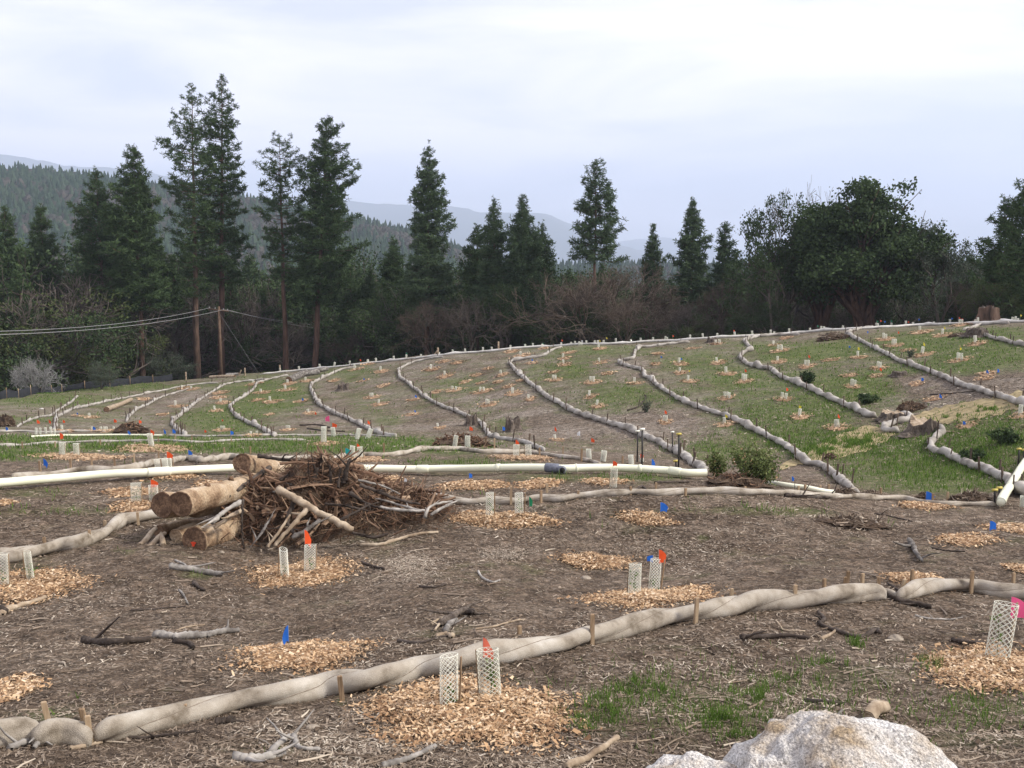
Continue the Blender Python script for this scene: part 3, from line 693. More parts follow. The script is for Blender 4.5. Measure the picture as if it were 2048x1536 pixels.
# bare oaks and brush, dark evergreens: templates + copies
def bare(seed, b='twig'): return lambda: broad_tree(10, seed, stems=3, leaves=0, bmat=b, levels=5, width=.45)
def leafy(seed, lm): return lambda: broad_tree(10, seed, stems=3, leaves=19000, lmat=lm, lsize=.085, lspread=.36)
def fir(seed): return lambda: list(pine_meshes(10, .06, [(0, 2.1), (.3, 1.9), (.7, 1.0), (1, .05)], dens=1.5, tsize=.34, seed=seed))
NAMED = [
 (1200,512,90,'bare',301,'twigred','wide brown leafless oak below the isolated layered pine',1.25),
 (1150,540,92,'bare',302,'twig','greyish leafless oak left of the wide brown one',1.0),
 (1300,566,90,'bare',303,'twigred','rusty brown leafless oak under the skyline gap',1.2),
 (1370,600,88,'bare',304,'twig','low grey brown leafless tree right of the skyline gap',1.2),
 (1455,545,90,'bare',302,'twigred','russet leafless tree in front of the small conical pines',1.0),
 (1515,575,90,'bare',303,'twig','thin leafless tree at the left foot of the airy oak',.9),
 (1250,590,86,'bare',304,'twigred','low tangle of leafless brush below the isolated pine',1.2),
 (865,590,96,'bare',301,'twigred','reddish leafless tree at the foot of the lone narrow pine',.9),
 (935,585,94,'bare',304,'twig','grey leafless tree between the lone and slim pines',.9),
 (1925,560,84,'bare',303,'twigred','red brown leafless tree right of the grey green oak',.9),
 (160,505,118,'bare',302,'twig','tall grey leafless tree between the left edge pines',.9),
 (345,640,112,'bare',304,'twig','leafless brush behind the reddish pine trunk',.9),
 (505,560,118,'bare',301,'twig','grey leafless tree seen between the tall pine trunks',.9),
 (575,640,112,'bare',303,'twig','low leafless brush right of the open crowned pine',1.2),
 (705,650,106,'bare',302,'twigred','leafless brush at the foot of the broad dense pine',1.1),
 (225,640,104,'leafy',311,'leafolive','rounded olive green bush tree below the dark full pine',1.1),
 (15,575,104,'leafy',312,'leafolive','olive green oak at the left edge above the silt fence',1.2),
 (480,655,116,'leafy',313,'leaf','dark evergreen bush right of the power pole',1.2),
 (310,700,108,'leafy',314,'leafgrey','low grey green shrub by the left end of the ridge',1.6),
 (1110,560,96,'leafy',311,'leaf','dark evergreen oak left of the brown leafless oaks',1.0),
 (1160,590,92,'leafy',312,'leaf','shadowy evergreen oak under the brown leafless oaks',1.0),
 (1010,570,96,'leafy',313,'leaf','dark evergreen below the blunt topped pine',.9),
 (1540,600,86,'leafy',314,'leaf','dark evergreen shrub under the airy oak',1.4),
 (1990,560,80,'leafy',312,'leafolive','yellowish green oak low at the right edge',1.1),
 (1400,640,86,'leafy',311,'leafolive','low green bush on the crest behind the pale roll',1.4),
 (68,704,88,'barepale',321,'twigpale','pale grey leafless shrub standing by the black silt fence',.75),
 (200,722,92,'leafy',314,'leafgrey','small grey green shrub right of the pale leafless one',.9),
]
for u, vt, D, kind_, sd_, mm, lb, wd in NAMED:
    if kind_ == 'bare': put_copy((kind_, sd_, mm), bare(sd_, mm), u, vt, D, lb, 'bare tree', 'bare_tree', wide=wd)
    elif kind_ == 'leafy': put_copy((kind_, sd_, mm), leafy(sd_, mm), u, vt, D, lb, 'evergreen tree', 'evergreen_tree', wide=wd)
    else: put_copy((kind_, sd_, mm), lambda: broad_tree(10, 321, stems=9, leaves=0, bmat='twigpale', levels=4, width=.9), u, vt, D, lb, 'bare shrub', 'bare_shrub', wide=wd)
# closing rows behind: indistinguishable dark trees
lbl = {'fir': ('dark young conifer in the dense rows behind the crest', 'conifer', 'conifer_tree', 'dark young conifers packed behind the hill crest'),
       'bare': ('leafless tree in the dense rows behind the crest', 'bare tree', 'bare_tree', 'leafless trees packed behind the hill crest'),
       'leafy': ('dark evergreen tree in the dense rows behind the crest', 'evergreen tree', 'evergreen_tree', 'dark evergreens packed behind the hill crest')}
rt = random.Random(5)
SECT = [(120,'in the thicket at the left edge'),(330,'in the thicket below the dark full pine'),(500,'in the rows behind the two tallest pines'),(700,'in the rows behind the broad dense pine'),(900,'in the rows behind the lone narrow pine'),(1110,'in the rows behind the centre pines'),(1270,'in the rows below the isolated layered pine'),(1480,'in the rows beneath the skyline gap'),(1860,'in the shade behind the huge oak'),(9999,'in the thicket at the right edge')]
for row, (dd, step) in enumerate([(14, 60), (26, 58), (42, 60), (62, 66)]):
    u = -140 + row*17
    while u < 2240:
        a_, _ = az_s(u, 600); Dn = float(np.interp(a_, AZ, dC)) + dd + rt.random()*8
        vmean = np.interp(u, [-100, 100, 300, 700, 900, 1100, 1300, 1500, 1600, 1900, 2200], [520, 545, 545, 550, 570, 565, 590, 580, 545, 545, 550]) - row*8
        vt = vmean + rt.uniform(-28, 40)
        t_ = rt.random()
        if t_ < .5: vt -= rt.uniform(0, 45)
        if t_ < .42: key = ('fir', rt.choice([331, 332, 333])); mk = fir(key[1]); w_ = rt.uniform(.8, 1.2)
        elif t_ < .85: key = ('leafy', rt.choice([311, 312, 313]), 'leaf'); mk = leafy(key[1], 'leaf'); w_ = rt.uniform(.8, 1.1)
        else: key = ('bare', rt.choice([301, 302, 303]), 'twig'); mk = bare(key[1], 'twig'); w_ = rt.uniform(.8, 1.1)
        l_ = lbl[key[0]]; wh = [w_t for lim, w_t in SECT if u < lim][0]
        l_ = (l_[0].replace('in the dense rows behind the crest', wh), l_[1], l_[2], l_[3].replace('behind the hill crest', wh))
        put_copy(key, mk, u, vt, Dn, l_[0], l_[1], l_[2], l_[3], wide=w_)
        u += step*rt.uniform(.7, 1.3)
exec_after = []
# ------------------------------------------------------------------ power pole, wires
ORD = ['first','second','third','fourth','fifth','sixth','seventh','eighth','ninth','tenth','eleventh','twelfth','thirteenth','fourteenth','fifteenth','sixteenth','seventeenth','eighteenth','nineteenth','twentieth']
TENS = {20:'twenty',30:'thirty',40:'forty'}
def ordw(i):
    if i < 20: return ORD[i]
    t, r_ = divmod(i+1, 10); tw = TENS.get(t*10, 'forty')
    return (tw[:-1]+'ieth') if r_ == 0 else tw+'-'+ORD[r_-1]
Dp = 103.; base = pix(437, 745); xx, yy = tree_spot(437, Dp); zg = float(zat(xx, yy)); topz = pt(437, 613, Dp)[2]
pole = empty('utility_pole', (xx, yy, zg), 'thin wooden power pole standing among the tall pine trunks', 'utility pole')
Hp = topz - zg
V_, Q_ = sweep(np.array([[0,0,-.5],[0,0,Hp*.5],[0,0,Hp]]), [.15,.13,.11], 8); mesh_obj('pole_shaft', V_, Q_, M['pole'], pole)
V_, Q_ = sweep(np.array([[-1.1,.3,Hp-.25],[1.0,-.3,Hp-.45]]), .07, 6); mesh_obj('crossarm', V_, Q_, M['pole'], pole)
for k_ in (-1.0, -.4, .5, .9):
    V_, Q_ = sweep(np.array([[k_,-k_*.28,Hp-.36-.1*k_],[k_,-k_*.28,Hp-.12-.1*k_]]), [.05,.035], 6); mesh_obj('insulator', V_, Q_, M['wire'], pole)
def wire_run(p0, p1, sag, label, r_=.019, nm='power_wire'):
    t = np.linspace(0, 1, 24)[:, None]; P = p0*(1-t)+p1*t; P[:, 2] -= (4*t*(1-t)*sag)[:, 0]
    V_, Q_ = sweep(P, r_, 4); tag(mesh_obj(nm, V_, Q_, M['wire']), label, 'wire')
T_ = np.array([xx, yy, topz])
wire_run(T_+[-1.0,.28,-.15], pt(-60,664,62), .5, 'upper pale power wire from the pole towards the left edge')
wire_run(T_+[.5,-.14,-.3], pt(-60,671,61), .5, 'lower pale power wire from the pole towards the left edge')
wire_run(T_+[.5,-.14,-.3], pt(840,646,150), 1.2, 'upper power wire running right from the pole into the pines', .017)
wire_run(T_+[.9,-.25,-.3], pt(840,650,146), 1.4, 'lower power wire running right from the pole into the pines', .017)
gp = np.array([*tree_spot(512, 100), 0]); gp[2] = zat(gp[0], gp[1]); wire_run(T_+[0,0,-.6], gp, 0, 'guy wire slanting down from the pole top to the right', .009, 'guy_wire')

# ------------------------------------------------------------------ silt fence on the left
fp = [(-180,822),(-60,806),(0,799),(60,790),(130,781),(200,773),(280,765),(345,759)]
P = spline(np.array([pix(u, v) for u, v in fp]), 60)
for i_ in range(len(P)): P[i_, 2] = zat(P[i_, 0], P[i_, 1])
fe = empty('silt_fence', P[0], 'long low black silt fence along the far left edge of the slope', 'silt fence')
h_ = .62 + .06*np.sin(np.arange(60)*1.3)
off = P - P[0]; bk = np.array([0, .03, 0])
Vf = np.stack([off, off+np.stack([0*h_, 0*h_, h_], 1), off+np.stack([0*h_, 0*h_, h_], 1)+bk, off+bk], 1).reshape(-1, 3)
i_ = np.arange(59)[:, None]*4; Qf = np.concatenate([i_+[[0, 4, 5, 1]], i_+[[1, 5, 6, 2]], i_+[[2, 6, 7, 3]]])
mesh_obj('fabric', Vf, Qf, M['fence'], fe)
for k_ in range(0, 60, 4):
    V_, Q_ = sweep(np.array([off[k_]+[0,-.04,-.1], off[k_]+[0,-.04,.78]]), .03, 4); mesh_obj('post', V_, Q_, M['stake'], fe)

# ------------------------------------------------------------------ fibre rolls
def roll(px, dpx, label, matn='roll', name='fiber_roll', pitch=1.25, ring=.09, sides=14, taper=True, lumps=0.0, seed=0, cord=False, h=None, twist0=0.0, depth=.30, sink=.18):
    """px: photo pixels along the roll's middle; dpx: its thickness in pixels at start and end"""
    Ds = [hd(pix(u, v)) for u, v in px]
    r_ = np.mean([d*D/F/2 for d, D in zip(np.linspace(dpx[0], dpx[1], len(px)), Ds)])
    G = np.array([pix(u, v, r_*.8) for u, v in px]); G2 = G[:, :2]
    Ln = np.linalg.norm(np.diff(G2, axis=0), axis=1).sum(); n_ = max(12, int(Ln/ring))
    P = spline(G, n_)
    # even out the ground noise under it
    P[:, 2] = zat(P[:, 0], P[:, 1]); k = 5; ker = np.ones(k)/k
    P[:, 2] = np.convolve(np.pad(P[:, 2], k//2, mode='edge'), ker, 'valid')
    rr = np.random.default_rng(seed)
    s = np.linspace(0, Ln, n_)
    ds = np.interp(np.linspace(0, 1, n_), np.linspace(0, 1, len(px)), [d*D/F/2 for d, D in zip(np.linspace(dpx[0], dpx[1], len(px)), Ds)])
    ds = np.clip(ds, r_*.75, r_*1.3)
    bul = 1 + .07*np.sin(s*2*math.pi/pitch*1.0 + seed) + (vnoise(s*1.1+seed*7, s*0, seed+3)-.5)*.28
    if lumps:
        bul = bul*(1+lumps*.42*(np.abs(np.sin(s*math.pi/.62+seed+(vnoise(s*.8, s*0+9, seed)-.5)*7))-.55))
        for c_ in np.arange(4+rr.random()*3, Ln-1, 7.6): bul = bul*(1+.55*np.exp(-((s-c_)/.35)**2))
    rad = ds*bul
    if taper: e_ = np.minimum(s, Ln-s)/(r_*1.5); rad = rad*np.sqrt(np.clip(1-(1-np.clip(e_, 0, 1))**2, .03, 1))
    P[:, 2] += rad*(1-sink)
    if lumps: P[:, 0] += (vnoise(s*1.6, s*0+3, seed)-.5)*r_*.7
    tw = twist0 + s*math.pi/pitch + (vnoise(s*.5, s*0, seed+8)-.5)*2.0
    def prof(n__, th):
        ph = th[None]-tw[:, None]; d_ = depth; a_ = 1-d_*.62
        return d_*np.abs(np.cos(ph)) + np.sqrt(a_*a_ - (d_*np.sin(ph))**2)
    V_, Q_ = sweep(P, rad, sides, prof, cap=True)
    o = empty(name, P[0], label, 'fiber roll')
    mesh_obj('roll_body', V_-P[0], Q_, M[matn], o)
    if cord:
        T, U, W = frames(P)
        for sg in (0, math.pi):
            ph = tw + math.pi/2 + sg
            rr_ = rad*(math.sqrt((1-depth*.62)**2-depth**2)+.015)
            cp_ = P + U*(rr_*np.cos(ph))[:, None] + W*(rr_*np.sin(ph))[:, None]
            V_, Q_ = sweep(cp_[3:-3]-P[0], .0045, 4); mesh_obj('cord', V_, Q_, M['cord'], o)
    return P, rad, o
HR = {}
HR[0] = [(156,792),(146,800),(120,817),(110,825),(55,842),(34,852)]
HR[1] = [(437,765),(403,767),(355,774),(328,780),(290,787),(246,796),(219,801),(191,808),(157,815),(130,825),(116,832),(111,847),(109,860)]
HR[2] = [(379,777),(349,786),(328,792),(308,801),(290,811),(270,821),(260,830),(253,842)]
HR[3] = [(533,757),(506,760),(478,763),(455,767),(434,777),(417,787),(400,799),(379,815),(362,828),(347,840),(345,847),(352,857),(362,865),(372,869)]
HR[4] = [(577,749),(554,754),(537,758),(516,765),(506,779),(489,792),(472,801),(461,811),(465,823),(475,833),(492,842),(509,849),(523,856),(533,862),(550,870)]
HR[5] = [(713,732),(682,739),(660,748),(645,756),(632,762),(622,770),(625,786),(632,799),(643,811),(660,821),(682,830),(703,840),(723,849),(737,856),(750,862),(767,868),(791,871)]
HR[6] = [(887,713),(863,716),(839,721),(819,727),(802,736),(798,748),(805,758),(819,767),(829,777),(843,787),(860,799),(884,811),(908,820),(928,828),(942,837),(955,842),(966,850),(973,861),(979,870),(993,874),(1034,880),(1061,888),(1089,898)]
HR[7] = [(1126,693),(1106,698),(1089,709),(1061,715),(1037,719),(1019,724),(1027,734),(1037,746),(1048,756),(1061,767),(1078,779),(1092,791),(1106,799),(1123,808),(1140,818),(1160,827),(1181,833),(1208,842),(1232,849),(1253,856),(1273,864),(1300,876),(1329,890),(1358,905),(1380,920),(1395,931),(1412,938)]
HR[8] = [(1380,682),(1340,687),(1300,692),(1280,694),(1270,704),(1265,716),(1240,721),(1243,727),(1266,734),(1284,738),(1290,751),(1302,758),(1315,770),(1333,781),(1355,796),(1380,807),(1406,816),(1428,823),(1453,830),(1475,841),(1497,852),(1519,863),(1537,872),(1556,881),(1574,892),(1589,903),(1603,916),(1618,925),(1636,927),(1651,934),(1669,947),(1683,962),(1702,974),(1722,979)]
HR[9] = [(1600,667),(1560,669),(1526,671),(1505,675),(1490,680),(1494,688),(1504,697),(1485,705),(1479,714),(1488,722),(1497,727),(1519,733),(1545,737),(1548,742),(1563,752),(1585,761),(1610,772),(1636,783),(1665,797),(1691,808),(1713,817),(1735,828),(1755,830)]
HR[10] = [(1749,653),(1727,655),(1705,660),(1694,666),(1705,673),(1724,682),(1746,693),(1768,704),(1793,717),(1819,728),(1841,735),(1870,746),(1899,757),(1928,770),(1954,777),(1979,785),(2009,794),(2048,808),(2090,822)]
HT = {0:(4,5),1:(3.5,7),2:(4,6),3:(4,9),4:(4,10),5:(5,11),6:(5,11),7:(5.5,16),8:(6,17),9:(6,14),10:(6,14)}
HRL = {}
rollpos = {}
for k in HR:
    HRL[k] = f'{ORD[k]} hillside roll from the left'
    extra = {0:'short pale grey','1':''}.get(k, 'long lumpy grey')
    P_, rad_, o_ = roll(HR[k], (HT[k][0]*.85, HT[k][1]*.85), f'{extra} fibre roll snaking down the slope, {ORD[k]} from the left', 'rollhill', ring=.17, sides=10, lumps=.5, seed=40+k, pitch=1.1, depth=.34)
    rollpos[k] = (P_, rad_)
EX = [
 ([(1795,829),(1812,829),(1819,834),(1806,840),(1788,844),(1771,851),(1773,859),(1800,861)], (11,12), 'short curled fibre roll looping between the two slope stumps', 11),
 ([(1880,852),(1884,862),(1868,877),(1860,889),(1870,900),(1892,906),(1917,918),(1943,929),(1976,940),(2005,953),(2023,965),(2044,980),(2075,996)], (12,18), 'fibre roll running down right from the large slope stump', 12),
 ([(2020,645),(1976,647),(1956,650),(1946,655),(1926,660)], (5,6), 'short pale roll below the reddish stump on the crest', 13),
 ([(1966,668),(1987,675),(2016,682),(2048,689),(2100,698)], (7,8), 'grey fibre roll cut by the right edge below the crest', 14)]
for px_, d_, lb, sd_ in EX:
    P_, rad_, o_ = roll(px_, d_, lb, 'rollhill', ring=.15, sides=10, lumps=.5, seed=sd_, pitch=1.1, depth=.34); rollpos['x%d' % sd_] = (P_, rad_)
cr = [(u, v) for u, v in [(520,748),(600,741),(675,733),(750,725),(810,718),(870,711.5),(940,705),(1000,700),(1100,693),(1200,688),(1300,682.5),(1400,677),(1500,671.5),(1600,665.5),(1700,658),(1780,653),(1850,650),(1930,646.5),(2000,644),(2090,643)]]
Pc, rc, o_ = roll(cr, (3.6,5), 'thin pale roll tracing the whole crest of the hill against the trees', 'crestroll', ring=.5, sides=8, lumps=.2, seed=77, pitch=2, sink=0)
# rolls on the near slope and bench
NR = {
 'bench': ([(-80,893),(0,891),(44,890),(102,886),(191,883),(240,883),(325,881),(376,883),(444,881),(513,879),(610,879)], (6,4), 'thin fibre roll across the green bench, nearer one of two', 51),
 'back': ([(-60,861),(0,862),(41,862),(103,864),(147,862),(212,863)], (4,4), 'thin fibre roll at the far left foot of the slope', 52),
 'back2': ([(335,871),(420,872),(500,871),(581,870),(700,870),(790,873)], (4,4), 'thin fibre roll along the foot of the slope behind the grass', 53),
 'mid': ([(24,956),(51,953),(85,951),(120,946),(154,941),(191,939),(232,938),(273,934),(297,927),(321,924),(349,921),(376,917),(403,921),(437,917),(465,914),(496,915),(560,917),(600,917),(620,915),(651,919),(685,914),(726,910),(764,909),(795,907),(822,902),(849,897),(873,897),(901,897),(928,898),(959,902),(986,902),(1020,903),(1058,903),(1089,907),(1126,912),(1164,917),(1200,926)], (14,8), 'long fibre roll running behind the white pipe and the brush pile', 54),
 'left': ([(-90,1118),(0,1113),(20,1114),(51,1106),(85,1099),(120,1092),(154,1085),(181,1076),(205,1065),(226,1051),(246,1041),(273,1034),(312,1029),(360,1022)], (25,21), 'fibre roll coming from the left edge to the stacked logs', 55),
 'right': ([(770,987),(812,991),(839,996),(867,997),(890,999),(918,1002),(949,1004),(979,1002),(1010,1002),(1041,1001),(1068,996),(1095,997),(1123,997),(1154,992),(1181,989),(1208,987),(1239,984),(1266,984),(1300,985),(1322,985),(1366,984),(1410,982),(1446,982),(1490,984),(1534,984),(1578,985),(1629,989),(1665,991),(1700,992),(1749,995),(1782,995),(1811,996),(1848,1002),(1884,1007),(1928,1007),(1957,1007),(1994,1007)], (19,9), 'long fibre roll running right from the brush pile below the pipe', 56),
 'nearend': ([(-160,1490),(-60,1478),(0,1468),(45,1460),(82,1462)], (56,50), 'thick roll end cut by the left edge beside the nearest stakes', 57),
 'nearstub': ([(66,1474),(95,1468),(125,1467),(155,1472),(178,1478)], (46,44), 'short plump roll stub between the two nearest orange stakes', 58),
 'near': ([(186,1468),(240,1456),(290,1442),(380,1422),(470,1402),(560,1388),(650,1374),(740,1358),(830,1338),(900,1324),(985,1306),(1080,1290),(1180,1272),(1260,1251),(1340,1232),(1420,1219),(1500,1208),(1580,1201),(1660,1192),(1730,1186),(1772,1186)], (50,34), 'longest nearest fibre roll crossing behind the two foreground seedling tubes', 59),
 'neart': ([(1740,1186),(1765,1185),(1795,1190)], (20,14), 'short half buried roll piece tucked under the dark branch', 60),
 'neartop': ([(1795,1190),(1850,1176),(1900,1170),(1950,1172),(1990,1180),(2048,1184),(2150,1192)], (27,25), 'fibre roll cut by the right edge behind the pink flag', 61)}
for k, (px_, d_, lb, sd_) in NR.items():
    nearr = k.startswith('near')
    P_, rad_, o_ = roll(px_, d_, lb, 'roll' if k not in ('bench','back','back2') else 'rollhill', ring=.04 if nearr else .1, sides=22 if nearr else 14, seed=sd_, cord=k in ('near','left','right','neartop'), pitch=1.25 if k != 'nearstub' else 2.5, depth=.37 if nearr else .30, twist0=.8)
    rollpos[k] = (P_, rad_)

# ------------------------------------------------------------------ wooden stakes
def box_stake(p, H, w_, matn, label, group, lean=(0, 0), yaw=None, name='wooden_stake'):
    yaw = rng.random()*1.5 if yaw is None else yaw
    c, s = math.cos(yaw), math.sin(yaw); hw = w_/2; V_ = []
    for z, q in ((-.12, 1), (H*.5, 1), (H-.006, 1), (H, .72)):
        for a_, b_ in ((-1,-1),(1,-1),(1,1),(-1,1)):
            V_.append((a_*hw*q*c-b_*hw*.7*q*s + lean[0]*z, a_*hw*q*s+b_*hw*.7*q*c + lean[1]*z, z))
    Qs = [[i*4+j, i*4+(j+1) % 4, i*4+4+(j+1) % 4, i*4+4+j] for i in range(3) for j in range(4)] + [[12,13,14,15]]
    o = mesh_obj(name, V_, Qs, M[matn], smooth=False); o.location = p
    return tag(o, label, 'stake', group)
near_st = {
 'near': ('longest nearest roll', [(90,98,1404,1447),(164,168,1417,1440),(178,181,1431,1490),(370,371,1407,1444),(680,685,1348,1404),(1039,1039,1250,1268),(1184,1184,1224,1291),(1393,1391,1193,1247),(1463,1463,1176,1199),(1589,1589,1169,1214),(1648,1648,1157,1183),(1689,1689,1154,1200),(1695,1693,1142,1180),(1724,1724,1147,1178),(1756,1756,1154,1190)]),
 'neartop': ('roll behind the pink flag', [(1808,1803,1159,1184),(1823,1823,1140,1175),(1942,1942,1144,1187),(2026,2026,1147,1172)]),
 'left': ('roll left of the stacked logs', [(8,8,1102,1122),(89,90,1075,1091),(180,181,1061,1088),(210,210,1041,1053),(271,272,1018,1039),(276,277,1025,1050)]),
 'right': ('long roll right of the brush pile', [(832,832,970,985),(887,887,972,1005),(1022,1022,972,1010),(1082,1082,980,1006),(1094,1094,967,986),(1157,1154,981,999),(1261,1261,972,991),(1312,1312,965,978),(1371,1371,976,992),(1490,1490,973,987),(1597,1596,972,987),(1610,1610,969,984),(1640,1640,971,985),(1657,1657,969,983),(1761,1761,976,991),(1865,1865,988,1008),(1895,1895,985,1002)]),
 'mid': ('long roll behind the white pipe', [(80,81,924,947),(142,142,919,947),(184,184,915,937),(230,230,915,940),(269,269,909,928),(318,318,903,923),(449,449,895,910),(501,501,893,908),(636,636,895,913),(768,768,886,913),(954,954,874,887),(972,972,874,894),(989,989,876,906),(1079,1079,895,913),(1126,1126,893,910),(1163,1163,897,923),(1245,1245,912,928)]),
 'bench': ('roll on the green bench', [(45,45,885,897),(111,111,884,896),(201,201,880,892),(317,317,872,884),(351,351,871,883),(384,384,871,884),(463,463,874,884)])}
for k, (nm_, L_) in near_st.items():
    for i, (xt, xb, yt, yb) in enumerate(L_):
        p = pix(xb, yb); D = hd(p); H_ = (yb-yt)*D/F*1.02
        box_stake(p, H_, .042 if k in ('near','neartop') else .045, 'stake', f'wooden stake, {ordw(i)} from the left along the {nm_}', 'stakes along the '+nm_, lean=((xt-xb)*D/F/max(H_, .1), 0), yaw=rng.random()*.6)
for k in list(range(11)) + ['x11', 'x12', 'x14']:
    P_, rad_ = rollpos[k]; s_ = np.concatenate([[0], np.cumsum(np.linalg.norm(np.diff(P_, axis=0), axis=1))])
    step = 2.1 if isinstance(k, int) else 1.2
    nm_ = HRL[k] if isinstance(k, int) else {'x11':'short curled roll between slope stumps','x12':'roll right of the large slope stump','x14':'roll cut by the right edge'}[k]
    cnt = 0
    for q in np.arange(.8, s_[-1]-.3, step):
        i = int(np.searchsorted(s_, q + rng.normal(0, .25))); i = min(max(i, 1), len(P_)-2)
        T = P_[i+1]-P_[i-1]; T /= np.linalg.norm(T[:2]); sd2 = 1 if cnt % 2 else -1
        x_, y_ = P_[i, 0]-T[1]*rad_[i]*.95*sd2, P_[i, 1]+T[0]*rad_[i]*.95*sd2
        box_stake((x_, y_, float(zat(x_, y_))), .40+rng.random()*.14, .05, 'stakehill', f'thin dark stake, {ordw(cnt)} from the top of the {nm_}' if isinstance(k, int) else f'thin dark stake, {ordw(cnt)} along the {nm_}', 'stakes on the hillside rolls', lean=(rng.normal(0, .08), 0)); cnt += 1

# ------------------------------------------------------------------ seedling tubes
def net_mesh(ns, nz, turns, sr, top=True, flat=.75):
    """unit tube, radius 1 (flattened in y), height 1; strands wind both ways"""
    mb = MB()
    t = np.linspace(0, 1, nz)
    for dr in (1, -1):
        for k in range(ns):
            an = k*2*math.pi/ns + dr*t*turns*2*math.pi
            P = np.stack([np.cos(an), np.sin(an)*flat, t*H0N], 1)
            mb.add(*sweep(P, sr, 3, cap=False), r=.5)
    for z in ((0, H0N) if top else ()):
        an = np.linspace(0, 2*math.pi, 21); mb.add(*sweep(np.stack([np.cos(an), np.sin(an)*flat, 0*an+z], 1), sr*1.1, 3, cap=False), r=.5)
    o = mb.build('mesh_tube', M['net']); return o
H0N = 5.2   # template height in units of its radius
netA = net_mesh(11, 26, 1.0, .029, flat=.5); netB = net_mesh(10, 13, .8, .075); netB.data.materials[0] = M['nethill']
for o in (netA, netB): C.objects.unlink(o)
stake_proto = None
def seedling_tube(xb, yb, yt, wpx, label, group, lean=0.0, tmpl=None, stake_side=1, yaw=None):
    p = pix(xb, yb); D = hd(p); H_ = (yb-yt)*D/F*1.02; r_ = wpx*D/F/2
    src = tmpl or (netA if wpx >= 12 else netB)
    big = wpx >= 9
    if big:
        e = empty('seedling_tube', p, label, 'seedling tube', group)
        o = bpy.data.objects.new('mesh_tube', src.data); C.objects.link(o); o.parent = e
    else:
        e = o = bpy.data.objects.new('seedling_tube', src.data); C.objects.link(o); o.location = p; tag(o, label, 'seedling tube', group)
    sc3 = Vector((r_, r_, H_/H0N))
    yw = rng.random()*6.28 if yaw is None else yaw
    if big:
        o.scale = sc3; lean += rng.normal(0, .035); o.rotation_euler = (rng.normal(0, .05), lean, rng.normal(0, .4))
        if wpx >= 19:
            hs = H_*(.35+.4*rng.random()); V1, Q1 = sweep(np.array([[0,0,0],[.01,0,hs*.6],[0,.01,hs]]), .004, 4, cap=False)
            V2, Q2, A2 = leaf_cloud(np.array([[.01,0,hs*.5],[0,0,hs*.75],[0,.01,hs]]), 26, np.array([r_*.35, r_*.25, hs*.1]), .018, int(xb))
            mesh_obj('seedling', np.concatenate([V1, V2]), np.concatenate([Q1, Q2+len(V1)]), M['grass'], e, smooth=False, attrs={'rnd': np.concatenate([np.zeros(len(V1)), A2])})
        st = box_stake((r_*1.03*stake_side, 0, 0), H_*1.0, max(.016, r_*.16), 'stake', None, None, name='stake'); del st['category']; st.parent = e; st.rotation_euler = (0, lean, 0)
    else: o.scale = sc3; o.rotation_euler = (0, lean+rng.normal(0, .05), 0)
    return p, D, H_
